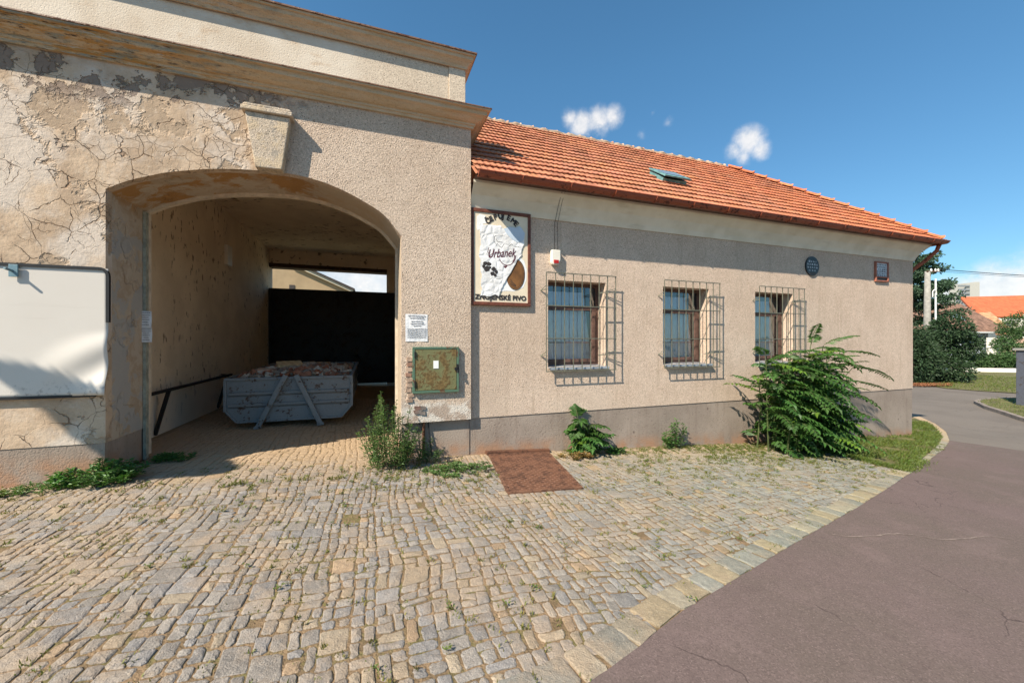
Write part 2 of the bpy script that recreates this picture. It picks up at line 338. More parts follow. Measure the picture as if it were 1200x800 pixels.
M = dict(
    render=m_render(), frieze=m_frieze(), plinth=m_plinth(), aged=m_aged(), cornice=m_cornice(), attic=m_attic(), keystone=m_keystone(), passage=m_passage(),
    stone=m_stone(), soil=m_soil(), purple=m_asphalt('reddish_asphalt', (.148, .108, .099), (.132, .102, .087)),
    grey=m_asphalt('grey_asphalt', (.15, .128, .108), (.175, .15, .126), .5), tile=m_tile(),
    gutter=m_rust('brown_painted_gutter', (.30, .075, .035), (.16, .05, .03), .2), rustplate=m_rust('rusted_steel_plate', (.165, .075, .043), (.125, .056, .032), .5),
    cabinet=m_rust('peeling_green_paint', (.17, .17, .075), (.19, .125, .045), .62), cabframe=m_rust('green_frame_paint', (.09, .16, .105), (.2, .1, .05), .2),
    skip=m_rust('blue_grey_skip_paint', (.19, .215, .23), (.14, .09, .065), .16), rustbar=m_rust('rusty_bar', (.20, .10, .06), (.15, .07, .04), .7),
    grille=plain('green_grey_metal_paint', (.13, .13, .095), .55), black=plain('black_paint', (.012, .012, .013), .5), blackgate=m_rust('black_gate_paint', (.010, .009, .009), (.03, .016, .01), .3),
    brownwood=plain('brown_stained_wood', (.14, .045, .025), .55, .35, 14), windowwood=plain('old_brown_window_frame', (.11, .06, .045), .6, .35, 12), darkbeam=plain('dark_old_timber', (.07, .04, .025), .8, .4, 6),
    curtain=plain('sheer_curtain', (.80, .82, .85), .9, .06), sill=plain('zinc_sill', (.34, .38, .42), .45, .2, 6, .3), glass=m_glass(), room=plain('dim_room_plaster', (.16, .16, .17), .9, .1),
    cream=plain('cream_sign_panel', (.72, .62, .46), .6, .08, 3), paper=plain('white_poster_paper', (.72, .72, .72), .8, .06, 9, 0, .25, .008), papershade=plain('shade_toned_paper', (.50, .58, .66), .8, .06, 6),
    crumpled=m_crumpled(), ink=plain('dark_print_ink', (.035, .028, .026), .6, .1), wine=plain('wine_red_ink', (.10, .02, .03), .6, .1), barrel=plain('brown_print', (.17, .075, .022), .6, .3, 5), white=plain('white_print', (.8, .8, .78), .6, .04), greyink=plain('grey_print_ink', (.22, .22, .23), .7, .1),
    banner=m_banner(), bracket=plain('blue_grey_bracket', (.13, .22, .26), .5), siren=plain('cream_plastic', (.74, .70, .60), .45, .05), red=plain('red_lens', (.40, .02, .015), .25, .1), cable=plain('black_cable', (.02, .02, .02), .6),
    plaqueblack=plain('black_enamel', (.02, .022, .026), .3), plaquered=plain('terracotta_frame', (.33, .12, .075), .6), plaquewhite=plain('grey_white_plate', (.50, .51, .53), .4),
    skylight=plain('weathered_teal_sheet', (.13, .27, .27), .5, .3, 9), metalcap=m_rust('rusty_flashing', (.22, .12, .07), (.16, .07, .04), .5), rim=plain('pale_plaster_edge', (.55, .46, .35), .9, .2), greenpost=plain('faded_green_post', (.28, .29, .235), .7, .3, 12), mortar=plain('ridge_mortar', (.34, .25, .17), .9, .3), hiptile=m_tint('orange_hip_tile', .75), 
    rubble=m_tint('brick_and_mortar_rubble', .95, .6, .1), blocks=m_tint('pale_block', .95, .5, .1),
    ailanthus=m_leaf('tree_of_heaven_leaf', (.038, .098, .022), (.062, .135, .030)), weed=m_leaf('weed_leaf', (.065, .125, .035), (.10, .17, .05)), dockleaf=m_leaf('nettle_leaf', (.06, .14, .035), (.09, .19, .05)),
    grass=m_leaf('grass_blade', (.065, .12, .022), (.12, .155, .04)), joint=m_leaf('joint_weed', (.10, .13, .03), (.20, .19, .07)), stem=plain('green_stem', (.075, .10, .03), .8), bark=plain('bark', (.12, .09, .065), .9, .35, 12),
    conifer=m_leaf('dark_conifer_needle', (.020, .045, .018), (.04, .075, .03), .6, .1), hedge=m_leaf('hedge_leaf', (.04, .085, .025), (.07, .13, .04), .6, .2), pine=m_leaf('pine_needle', (.03, .065, .035), (.055, .10, .05), .6, .1), turf=plain('turf', (.125, .115, .04), .95, .4, 2.2, 0, .8, .03),
    ground=plain('dry_ground', (.20, .18, .11), .95, .3, .3), concrete=plain('grey_concrete', (.27, .255, .225), .9, .2, 5), kerb=plain('kerb_concrete', (.22, .18, .15), .9, .3, 5), whitewall=plain('white_garden_wall', (.74, .69, .60), .9, .08, 1), cap=plain('brown_coping', (.22, .15, .11), .8),
    browntile=plain('old_brown_tiles', (.20, .115, .08), .85, .4, 2.3), orangetile=plain('new_orange_tiles', (.50, .125, .05), .8, .22, 1.4), shadewall=plain('shaded_pale_blue_wall', (.45, .50, .58), .9, .06), towerwall=plain('tower_panel', (.42, .41, .37), .9, .1), towerdark=plain('tower_window_strip', (.20, .22, .23), .5, .2), metalwhite=plain('galvanised_pipe', (.62, .64, .64), .45, .1), pillar=m_rust('shade_toned_gate_pillar', (.105, .11, .135), (.11, .09, .08), .2),
    courtwall=plain('shade_darkened_cream', (.40, .29, .17), .9, .1, 1.5), darkroof=plain('dark_roof_edge', (.06, .05, .045), .8), skybluepane=plain('skylight_pane', (.20, .26, .32), .2, .1), tower_pipe=plain('off_white_plastic', (.7, .68, .62), .5))
# roof stripes for far roofs: courses as bump
def add_courses(mat, scale, strength=.7):
    t = mat.node_tree; b = [n for n in t.nodes if n.type == 'BSDF_PRINCIPLED'][0]
    w = t.nodes.new('ShaderNodeTexWave'); w.bands_direction = 'Z'; w.wave_profile = 'SAW'; w.inputs['Scale'].default_value = scale; w.inputs['Distortion'].default_value = .3
    g = t.nodes.new('ShaderNodeNewGeometry'); t.links.new(g.outputs['Position'], w.inputs['Vector'])
    bp = t.nodes.new('ShaderNodeBump'); bp.inputs['Distance'].default_value = .12; bp.inputs['Strength'].default_value = strength
    t.links.new(w.outputs['Fac'], bp.inputs['Height']); t.links.new(bp.outputs[0], b.inputs['Normal'])
add_courses(M['browntile'], 1.3); add_courses(M['orangetile'], 1.0)

# ---------------------------------------------------------------- ground, roads, setts
def sheet(name, poly, dz, mat, kind='structure'):
    bm = bmesh.new(); vs = [bm.verts.new((p[0], p[1], 0)) for p in poly]; f = bm.faces.new(vs)
    if f.normal.z < 0 or True: bmesh.ops.triangulate(bm, faces=[f])
    for x in (-1.4, 13, 17):
        g = bm.verts[:]+bm.edges[:]+bm.faces[:]
        bmesh.ops.bisect_plane(bm, geom=g, plane_co=(x, 0, 0), plane_no=(1, 0, 0))
    for v in bm.verts: v.co.z = zg(v.co.x)+dz
    bm.normal_update()
    for f in bm.faces:
        if f.normal.z < 0: f.normal_flip()
    me = bpy.data.meshes.new(name); bm.to_mesh(me); bm.free(); me.materials.append(mat)
    o = bpy.data.objects.new(name, me); C.objects.link(o); tag(o, kind=kind); return o
sheet('ground', [(-1500, -1500), (1500, -1500), (1500, 1500), (-1500, 1500)], -.06, M['ground'])
kpx = [(688, 800), (716, 781), (750, 756), (772, 737), (800, 715), (850, 685), (900, 655), (950, 625), (1000, 597), (1040, 572), (1080, 545), (1105, 527), (1113, 516)]
kerb = [at_g(*p) for p in kpx]; kerb = [(p.x, p.y) for p in kerb]
left = [(-30, -11), (-8, -6.3), (-2.5, -4.95)]
kerbR = [(p.x, p.y) for p in (at_g(*q) for q in ((1109, 506), (1096, 496), (1076, 487)))]
junction = [(p.x, p.y) for p in (at_g(1150, 521), at_g(1200, 528))]
sheet('reddish_road', left+kerb+junction+[(20, -7), (20, -60), (-30, -60)], 0, M['purple'])
sheet('side_road', [kerb[-1]]+kerbR+[(14.4, 8), (14.4, 70), (31, 70), (31, 8), (29.8, 6.1), (30.5, 4), (33, -3), (33, -60), (20, -60), (20, -7)]+junction[::-1], 0, M['grey'])
forecourt = left+kerb+kerbR+[(14.4, 8), (13.05, 8), (13.05, .02), (1.4, .02), (.43, .02), (.43, .8), (.9, .85), (.9, 10.8), (-3.5, 10.8), (-3.5, .85), (-2.9, .8), (-2.9, .02), (-30, .02)]
sheet('joint_soil', forecourt, -.0085, M['soil'])
verge = [(p.x, p.y) for p in (at_g(905, 519), at_g(960, 528), at_g(1000, 536), at_g(1030, 544), at_g(1060, 551), at_g(1078, 540), at_g(1098, 523), at_g(1104, 513), at_g(1098, 503), at_g(1085, 495), at_g(1073, 490))]+[(13.1, 3.), (13.1, -.02), (9., -.02)]
sheet('verge_soil', verge, .010, M['turf'])
hatchP = [(1.50, -1.69), (2.45, -1.71), (2.74, -.10), (1.74, -.10)]
def stone_col():
    r = random.random()
    if r < .62: c = (.27, .245, .218)
    elif r < .90: c = (.245, .232, .222)
    elif r < .975: c = (.32, .265, .195)
    else: c = (.33, .235, .15)
    f = rnd(.82, 1.16); return tuple(x*f for x in c)
def warp(x, y):
    n = mnoise.noise_vector(Vector((x*.6, y*.6, 3.1))); n2 = mnoise.noise_vector(Vector((x*2.7, y*2.7, 8.)))
    return x+n.x*.16+n2.x*.030, y+n.y*.13+n2.y*.030
def stone(mb, quad, h, tint, inset=.007, drop=.03, jit=.010):
    c = Vector((sum(p[0] for p in quad)/4, sum(p[1] for p in quad)/4)); tx, ty = rnd(-.022, .022), rnd(-.022, .022)
    ring = []                                    # eight-sided outline with knocked-off corners
    for i in range(4):
        a = Vector(quad[i]); b = Vector(quad[(i+1) % 4]); L = (b-a).length; e = min(.3, .018/max(L, .02)*rnd(.4, 1.6))
        for u in (e, .5+rnd(-.15, .15), 1-e*rnd(.5, 1.3)):
            p = a.lerp(b, u); d = (b-a).normalized(); nrm = Vector((-d.y, d.x)); ring.append(p+nrm*rnd(-.1, 1)*jit*(1 if abs(u-.5) < .2 else .4))
    def z(p, o): return zg(p[0])+o+(p[0]-c.x)*tx+(p[1]-c.y)*ty
    n = len(ring); low = []; m = []; t = []
    for p in ring:
        d = (c-p); L = d.length or 1; a = p+d/L*.002; b = p+d/L*min(inset*rnd(1.2, 2.4), L*.4)
        low.append((p.x, p.y, zg(p.x)-drop)); m.append((a.x, a.y, z(a, h-.0035-rnd(0, .003)))); t.append((b.x, b.y, z(b, h-rnd(0, .0025))))
    mb.add(low+m+t+[(c.x, c.y, z(c, h+rnd(-.001, .004)))], [(2*n+i, 2*n+(i+1) % n, 3*n) for i in range(n)]+[(n+i, n+(i+1) % n, 2*n+(i+1) % n, 2*n+i) for i in range(n)]+[(i, (i+1) % n, n+(i+1) % n, n+i) for i in range(n)], tint)
kin = []                                        # inner edge of the kerb row
kc = [Vector(p) for p in left[1:]+kerb]
KW = .21
for i, p in enumerate(kc):
    d = (kc[min(i+1, len(kc)-1)]-kc[max(i-1, 0)]).normalized(); n = Vector((-d.y, d.x)); kin.append(p+n*KW)
courtP = [tuple(p) for p in kc]+[(13.0, .06), (.45, .06), (.45, .85), (.85, .85), (.85, 6.5), (-3.4, 6.5), (-3.4, .85), (-2.86, .85), (-2.86, .06), (-8, .06)]
mb = MB(); x = -6.5
def try_stone(x0, x1, y0, y1):
    g = rnd(.001, .0035); j = .009
    ins = [warp(a+rnd(-j, j), b+rnd(-j, j)) for a, b in ((x0+g, y0+g), (x1-g, y0+g), (x1-g, y1-g), (x0+g, y1-g))]
    if random.random() < .003 or not all(inpoly(*p, courtP) for p in ins): return
    if all(inpoly(*p, verge) for p in ins) or all(inpoly(*p, hatchP) for p in ins): return
    stone(mb, ins, rnd(-.0035, .002), stone_col(), .006, .03, .007)
while x < 12.9:
    w = rnd(.138, .195); y = -5.6+rnd(0, .1)
    while y < 6.3:
        r = random.random(); k = rnd(.38, .62); big = x < -.3
        if r < (.16 if big else .06): l = rnd(.13, .22); try_stone(x, x+w, y, y+l)
        elif r < .30: l = rnd(.065, .10); try_stone(x, x+w*rnd(.9, 1), y, y+l)
        elif r < .62: l = rnd(.08, .16); try_stone(x, x+w*k, y, y+l); try_stone(x+w*k, x+w, y, y+l)
        elif r < .85:
            l = rnd(.17, .29); m1, m2 = rnd(.35, .65), rnd(.35, .65)
            try_stone(x, x+w*k, y, y+l*m1); try_stone(x, x+w*k, y+l*m1, y+l); try_stone(x+w*k, x+w, y, y+l*m2); try_stone(x+w*k, x+w, y+l*m2, y+l)
        else:
            l = rnd(.14, .2); m1 = rnd(.4, .6)
            if random.random() < .5: try_stone(x, x+w*k, y, y+l); try_stone(x+w*k, x+w, y, y+l*m1); try_stone(x+w*k, x+w, y+l*m1, y+l)
            else: try_stone(x+w*k, x+w, y, y+l); try_stone(x, x+w*k, y, y+l*m1); try_stone(x, x+w*k, y+l*m1, y+l)
        y += l
    x += w
tag(mb.build('cobblestone_paving', M['stone'], fix=False), kind='structure')
mb = MB(); acc = []
for i in range(len(kc)-1):                       # larger border stones along the road edge
    a, b = kc[i], kc[i+1]; L = (b-a).length; n = max(1, round(L/.21))
    if a.x < -4: continue
    for k in range(n):
        p0 = a.lerp(b, k/n); p1 = a.lerp(b, (k+1)/n); q0 = kin[i].lerp(kin[i+1], k/n); q1 = kin[i].lerp(kin[i+1], (k+1)/n)
        d = (p1-p0).normalized()*.008; j = lambda: Vector((rnd(-.012, .012), rnd(-.012, .012)))
        c = random.choice([(.31, .265, .20), (.255, .245, .215), (.33, .26, .17), (.25, .235, .20)]); f = rnd(.85, 1.15)
        stone(mb, [tuple(p0+d*.9+j()*.8), tuple(p1-d*.9+j()*.8), tuple(q1-d*.9+j()), tuple(q0+d*.9+j())], rnd(.004, .010), tuple(v*f for v in c), .008)
kr = [Vector(kerb[-1])]+[Vector(p) for p in kerbR]
for i in range(len(kr)-1):
    a, b = kr[i], kr[i+1]; n = max(2, round((b-a).length/.3)); nn = (b-a).normalized(); nn = Vector((-nn.y, nn.x))*.24
    for k in range(n):
        p0 = a.lerp(b, k/n+.02/n); p1 = a.lerp(b, (k+1)/n-.03/n)
        stone(mb, [tuple(p0), tuple(p1), tuple(p1+nn), tuple(p0+nn)], .008, (.36, .31, .24), .010)
tag(mb.build('kerb_stones', M['stone'], fix=False), kind='structure')
# pale sealed crack across the asphalt
mb = MB(); prev = None
for k in range(41):
    px = 975+k*5.6; p = at_g(px, 625.5+5*math.sin(k*.33)*.5+k*.17+rnd(-.5, .5)); w = rnd(.006, .012)
    if k > 30: w *= .6
    a = (p.x, p.y-w, zg(p.x)+.004); b = (p.x, p.y+w, zg(p.x)+.004)
    if prev: mb.quad(prev[0], a, b, prev[1])
    prev = (a, b)
tag(mb.build('road_crack', plain('pale_crack_filler', (.20, .155, .13), .9, .3, 20), fix=False), kind='structure')

# ---------------------------------------------------------------- the gatehouse
FY = -.085
gate_b = thing('gatehouse', 'tall weathered plaster gatehouse with a wide arched carriage passage', 'building', (-1.25, 0, 0))
arch = [(-2.92, 3.38), (-2.72, 3.50), (-2.5, 3.595), (-2.29, 3.67), (-1.86, 3.77), (-1.4, 3.82), (-1.05, 3.83), (-.7, 3.79), (-.39, 3.70), (-.1, 3.57), (.17, 3.41), (.41, 3.13)]
def smoothpts(P, n=4):
    out = []
    for i in range(len(P)-1):
        p0 = P[max(i-1, 0)]; p1 = P[i]; p2 = P[i+1]; p3 = P[min(i+2, len(P)-1)]
        for k in range(n):
            t = k/n
            out.append(tuple(.5*((2*p1[j])+(-p0[j]+p2[j])*t+(2*p0[j]-5*p1[j]+4*p2[j]-p3[j])*t*t+(-p0[j]+3*p1[j]-3*p2[j]+p3[j])*t**3) for j in range(2)))
    return out+[P[-1]]
AR = smoothpts(arch)
mb = MB()
mb.prism([(-9, .42), (-2.92, .42)]+AR+[(.41, .405), (1.445, .405), (1.445, 4.95), (-9, 4.95)], lambda x, z: (x, FY, z), lambda x, z: (x, .83, z))
mb.build('wall', M['aged'], gate_b)
mb = MB(); mb.box(-9, -2.93, FY+.008, .822, -.4, .4195); mb.build('plinth', M['plinth'], gate_b); MB().box(.425, 1.44, .0, .822, -.5, .404).build('plinth', M['plinth'], gate_b)
mb = MB()   # pale rim round the back of the arch
pts = [(-2.92, .05)]+AR+[(.41, .05)]
for i in range(len(pts)-1):
    a, b = pts[i], pts[i+1]; c = (-1.25, 2.2)
    sh = lambda p: (p[0]+(c[0]-p[0])*.022, p[1]+((3.0-p[1])*.05 if p[1] > 3.1 else 0))
    a2, b2 = sh(a), sh(b)
    mb.add([(a[0], .77, a[1]), (b[0], .77, b[1]), (b2[0], .775, b2[1]), (a2[0], .775, a2[1]), (a[0], .845, a[1]), (b[0], .845, b[1]), (b2[0], .845, b2[1]), (a2[0], .845, a2[1])], [(0, 1, 2, 3), (4, 7, 6, 5), (2, 6, 7, 3), (0, 4, 5, 1)])
mb.build('arch_rim', M['rim'], gate_b)
MB().box(-2.915, -2.882, .70, .765, .0, 3.36).build('door_post', M['greenpost'], gate_b)
# main cornice, profile swept along the front and returned along the right side
def cornice(prof, xr, y0, mat, name, xl=-9, ret=1.2):
    mb = MB(); n = len(prof); v = []
    for (p, z) in prof: v.append((xl, y0-p, z))
    for (p, z) in prof: v.append((xr+p, y0-p, z))
    for (p, z) in prof: v.append((xr+p, y0+ret, z))
    f = [(r*n+i, r*n+i+1, (r+1)*n+i+1, (r+1)*n+i) for r in (0, 1) for i in range(n-1)]
    mb.add(v, f); return mb.build(name, mat, gate_b)
cp = [(0, 4.86), (.035, 4.86), (.04, 4.895), (.055, 4.90), (.06, 4.93), (.085, 4.935), (.12, 4.955), (.155, 4.985), (.19, 5.0), (.20, 5.005), (.205, 5.06), (.25, 5.065), (.25, 5.085), (0, 5.11)]
cornice(cp, 1.445, FY, M['cornice'], 'cornice', ret=.95)
mb = MB(); mb.prism([(.262, 5.083), (.262, 5.098), (-.3, 5.135), (-.3, 5.115)], lambda p, z: (-9, FY-p, z), lambda p, z: (1.445+.262, FY-p, z)); mb.build('cornice_flashing', M['metalcap'], gate_b)
AY = -.02
mb = MB(); mb.box(-9, 1.12, AY+.02, .55, 5.0, 5.93); mb.box(1.12, 1.375, AY, .56, 5.0, 5.935); mb.build('attic_wall', M['attic'], gate_b, bevel=.006)
ap = [(0, 5.80), (.02, 5.80), (.03, 5.84), (.06, 5.88), (.10, 5.91), (.105, 5.955), (.13, 5.96), (.13, 5.99), (-.1, 6.03)]
cornice(ap, 1.375, AY, M['cornice'], 'attic_cornice', ret=.6)
MB().prism([(.15, 5.985), (.15, 6.005), (-.62, 6.045), (-.62, 6.02)], lambda p, z: (-9, AY-p, z), lambda p, z: (1.375+.15, AY-p, z)).build('attic_flashing', M['metalcap'], gate_b)
mb = MB()
mb.prism([(-1.50, 4.50), (-.995, 4.50), (-1.085, 3.815), (-1.385, 3.81)], lambda x, z: (x, FY-.14, z), lambda x, z: (x, FY+.02, z))
mb.box(-1.535, -.96, FY-.18, FY+.02, 4.503, 4.56); mb.prism([(-1.535, 4.56), (-.96, 4.56), (-1.0, 4.60), (-1.5, 4.60)], lambda x, z: (x, FY-.16, z), lambda x, z: (x, FY+.02, z))
mb.build('keystone', M['keystone'], gate_b, bevel=.012)
mb = MB(); mb.box(-3.85, -3.45, .835, 10.7, -.1, 4.9); mb.box(-3.45, -2.93, .835, .86, -.1, 4.9); mb.box(.9, 1.40, .835, 10.7, -.3, 4.9); mb.box(.45, .9, .835, .86, -.3, 4.9); mb.box(.58, .898, 10.2, 10.7, -.3, 4.9)
mb.build('passage_wall', M['passage'], gate_b)
MB().box(-3.85, 1.40, .835, 10.7, 4.903, 5.1).build('passage_ceiling', M['passage'], gate_b)
mb = MB(); mb.box(-3.449, .579, 10.2, 10.69, 4.42, 4.90); mb.build('rear_lintel', M['passage'], gate_b)
MB().box(-3.449, .579, 10.17, 10.66, 4.28, 4.417).build('lintel_beam', M['darkbeam'], gate_b)
mb = MB(); mb.box(-9, -3.86, .835, 11, -.1, 5.1); mb.quad((-9, .3, 5.13), (1.40, .3, 5.13), (1.40, 10.7, 5.13), (-9, 10.7, 5.13)); mb.box(1.401, 1.44, .835, 10.7, -.3, 5.0); mb.build('rear_wing', M['aged'], gate_b)

# passage contents
t = thing('courtyard_gate', 'tall black sheet metal gate closing the rear of the passage', 'gate', (-1.3, 10.09, 0))
MB().box(-3.44, .89, 10.08, 10.10, .005, 3.46).build('panel', M['blackgate'], t)
mb = MB()
for xx in (-3.44, -1.33, -1.27, .84): mb.box(xx, xx+.05, 10.04, 10.078, .005, 3.47)
for zz in (.03, 1.7, 3.47): mb.box(-3.43, .88, 10.044, 10.075, zz-.02, zz+.03)
mb.build('frame', M['blackgate'], t)
for a, b in (((-3.4, 3.4), (-1.36, 1.75)), ((.82, 3.4), (-1.24, 1.75))):
    MB().bar((a[0], 10.05, a[1]), (b[0], 10.05, b[1]), .05, .03, (0, 1, 0)).build('brace', M['blackgate'], t)
# waste skip
sk = thing('waste_skip', 'blue grey steel waste skip filled with brick rubble in the passage', 'skip', (-1.43, 4.2, 0))
mb = MB(); X0, X1, Y0, Y1 = -2.47, -.38, 2.42, 6.1
prof = [(X0, .90), (X0, .33), (X0+.17, .12), (X1-.17, .12), (X1, .33), (X1, .90)]
for i in range(5):
    a, b = prof[i], prof[i+1]
    for dx in (0,):
        mb.add([(a[0], Y0, a[1]), (b[0], Y0, b[1]), (b[0], Y1, b[1]+(.08 if b[1] > .5 else 0)), (a[0], Y1, a[1]+(.08 if a[1] > .5 else 0))], [(0, 1, 2, 3)])
f = lambda y, up: [(p[0], y, p[1]+(up if p[1] > .5 else 0)) for p in prof]
mb.add(f(Y0, 0), [tuple(range(6))]); mb.add(f(Y1, .08), [tuple(range(6))])
# rolled ribs pressed in the end panel and the sides
for zz in (.43, .64):
    mb.prism([(Y0-.002, zz-.05), (Y0-.042, zz-.012), (Y0-.042, zz+.03), (Y0-.002, zz+.034)], lambda y, z: (X0+.04, y, z), lambda y, z: (X1-.04, y, z))
    for sx, x in ((-1, X0), (1, X1)):
        mb.prism([(x+sx*.002, zz-.03), (x+sx*.03, zz), (x+sx*.002, zz+.03)], lambda x, z: (x, Y0+.05, z), lambda x, z: (x, Y1-.05, z+.03))
body = mb.build('body', M['skip'], sk)
mb = MB(); mb.box(X0-.03, X1+.03, Y0-.035, Y0+.03, .885, .935); mb.bar((X0, Y0+.03, .91), (X0, Y1, .99), .06, .05); mb.bar((X1, Y0+.03, .91), (X1, Y1, .99), .06, .05); mb.box(X0-.03, X1+.03, Y1-.03, Y1+.03, .965, 1.015)
for x in (X0-.012, X1+.012): mb.box(x-.025, x+.025, Y0-.034, Y0-.001, .33, .886)
mb.bar((X0, Y0-.018, .335), (X0+.17, Y0-.018, .13), .04, .034); mb.bar((X1, Y0-.018, .335), (X1-.17, Y0-.018, .13), .04, .034); mb.box(X0+.17, X1-.17, Y0-.033, Y0-.001, .11, .15)
mb.build('rim', M['skip'], sk, bevel=.006)
for a, b in (((-1.505, .97), (-1.96, .03)), ((-1.335, .97), (-.92, .03))):
    mb = MB(); mb.bar((a[0], Y0-.075, a[1]), (b[0], Y0-.075, b[1]), .085, .07, (0, 1, 0)); mb.box(b[0]-.06, b[0]+.06, Y0-.11, Y0-.038, .0, .05); mb.build('lifting_bar', M['skip'], sk, bevel=.006)
mb = MB(); mb.tube([(-1.505+.17*k/10, Y0-.075, .965+.075*math.sin(PI*k/10)) for k in range(11)], .02, 8); mb.build('hook_loop', M['rustbar'], sk, smooth=True)
mb = MB()
cols = [(.42, .17, .10), (.46, .22, .14), (.48, .40, .32), (.55, .48, .40), (.38, .30, .25), (.60, .54, .46), (.40, .20, .13)]
def heap(x, y): return .875+.14*math.exp(-((y-3.6)/1.3)**2)*max(0, 1-((x+1.35)/1.05)**2)+.05*(y-2.4)/3.7
v = []; nx, ny = 20, 30
for i in range(nx+1):
    for j in range(ny+1):
        x = X0+.03+(X1-X0-.06)*i/nx; y = Y0+.04+(Y1-Y0-.08)*j/ny; v.append((x, y, heap(x, y)-.06+mnoise.noise(Vector((x*6, y*6, 0)))*.03))
mb.add(v, [(i*(ny+1)+j, (i+1)*(ny+1)+j, (i+1)*(ny+1)+j+1, i*(ny+1)+j+1) for i in range(nx) for j in range(ny)], (.36, .25, .19))
def shade(c):
    f = rnd(.6, 1.0); return tuple(v*f for v in c)
for k in range(620):
    x = rnd(X0+.1, X1-.1); y = rnd(Y0+.1, Y1-.1); s = rnd(.025, .085)
    Mx = Matrix.Rotation(rnd(0, 6.3), 4, 'Z') @ Matrix.Rotation(rnd(-.7, .7), 4, 'X') @ Matrix.Rotation(rnd(-.7, .7), 4, 'Y')
    mb.obox((x, y, heap(x, y)-.02+rnd(0, .05)), s*rnd(.7, 1.3), s*rnd(.6, 1.), s*rnd(.35, .7), Mx, shade(random.choice(cols)), .25)
tag(mb.build('rubble', M['rubble']), 'heap of broken red brick and pale mortar rubble in the skip', 'rubble', kind='stuff')
def chunk(name, label, px, py, Y, s, tint, rz, rx=.1):
    p = at_y(px, py, Y); mb = MB(); p.z = heap(p.x, p.y)+.045
    mb.obox(p, s[0]/2, s[1]/2, s[2]/2, Matrix.Rotation(rz, 4, 'Z') @ Matrix.Rotation(rx, 4, 'X'), tint, .12)
    tag(mb.build(name, M['blocks'], bevel=.012), label, 'rubble block')
chunk('concrete_block', 'long yellowish block lying on the rubble above the lifting bars', 340, 428, 3.6, (.46, .3, .14), (.62, .50, .30), .35, .3)
chunk('concrete_block', 'small yellowish block at the right of the rubble heap', 378, 425.5, 4.6, (.30, .2, .13), (.62, .50, .32), -.2)
chunk('concrete_block', 'grey broken block in the middle of the rubble heap', 364, 428, 4.0, (.26, .2, .12), (.46, .40, .33), .5)
chunk('brick_chunk', 'pale mortared brick chunk at the left end of the rubble', 311, 435, 3.0, (.24, .2, .12), (.52, .42, .34), .2)
chunk('brick_chunk', 'grey mortar lump near the right rim of the skip', 400, 431, 3.5, (.24, .2, .13), (.48, .38, .31), -.3)
# handrail on the passage wall
t = thing('handrail', 'black tubular handrail on slanted struts along the passage wall', 'handrail', (-3.3, 3.3, 0))
MB().tube([(-3.25, .95, .77), (-3.25, 5.45, .79)], .03, 8).build('rail', M['black'], t, smooth=True)
for y in (2.28, 5.16): MB().bar((-3.25, y, .77), (-3.44, y, .02), .05, .05).build('strut', M['black'], t)
for y in (5.4, 1.75): MB().bar((-3.25, y, .78), (-3.45, y, .80), .04, .03).build('wall_bracket', M['black'], t)
mb = MB(); mb.box(-3.45, -3.37, 5.62, 5.95, 3.52, 4.02); tag(mb.build('junction_box', M['siren'], bevel=.01), 'small pale electrical box high on the left passage wall', 'junction box')
# courtyard beyond the gate
t = thing('courtyard_house', 'cream gabled house with dark roof edge seen over the black gate', 'house', (-4.5, 22, 0))
pA = at_y(365, 316, 22); pB = at_y(414, 338, 22)
gz = lambda x: pA.z+(x-pA.x)*(pB.z-pA.z)/(pB.x-pA.x)
xr = pB.x-.15
MB().prism([(-9, 0), (xr, 0), (xr, gz(xr)-.12), (-5, gz(-5)-.12), (-9, gz(-5)-3)], lambda x, z: (x, 22, z), lambda x, z: (x, 30, z)).build('wall', M['courtwall'], t)  # cream wall colour darkened to carry the shade on it
MB().prism([(pB.x+.1, gz(pB.x+.1)), (-5, gz(-5)), (-5, gz(-5)-.10), (pB.x+.1, gz(pB.x+.1)-.14)], lambda x, z: (x, 21.6, z), lambda x, z: (x, 30.2, z)).build('roof', M['darkroof'], t)
MB().prism([(pB.x, gz(pB.x)-.145), (-5, gz(-5)-.105), (-5, gz(-5)-.28), (pB.x, gz(pB.x)-.30)], lambda x, z: (x, 21.72, z), lambda x, z: (x, 21.99, z)).build('verge_board', M['cream'], t)
w = at_y(340, 336, 22); MB().box(w.x-.05, w.x+.25, 21.97, 22.0, w.z-.8, w.z+.12).build('window', M['darkroof'], t)
t = thing('courtyard_wall', 'long cream rendered wall with coping beyond the passage gate', 'wall', (2, 23, 0))
MB().box(pB.x-.3, 9, 23, 23.4, 0, 4.85).build('wall', M['courtwall'], t); MB().box(pB.x-.2, 9, 22.9, 23.5, 4.853, 4.93).build('coping', M['cap'], t)

# things on the gatehouse
bx0, bx1, bz0, bz1, BY = -6.5, -2.875, .985, 2.44, -.115
t = thing('banner_board', 'large blank white vinyl board in a black frame left of the arch', 'banner', (-4.7, BY, .98))
mb = MB(); nx, nz = 90, 36; v = []
for i in range(nx+1):
    for j in range(nz+1):
        x = bx0+(bx1-bx0)*i/nx; z = bz0+(bz1-bz0)*j/nz
        # buckled folds run up into the sheet from its loose lower right corner
        dx = bx1-x; dz = z-bz0; r = math.hypot(dx, dz); a = math.atan2(dz, dx+1e-6)
        k = max(0, 1-r/1.1)**1.2*min(1, r*2.2)*max(0, 1-a/1.35)
        q = .55*dx+.84*dz; fold = .030*(1+math.sin(q*13+.6))*max(0, 1-dx/.62)*max(0, 1-((dz-.30)/.42)**2)
        lift = .10*max(0, 1-r/.28)**2
        v.append((x, BY-.012-fold-lift*.5, z))
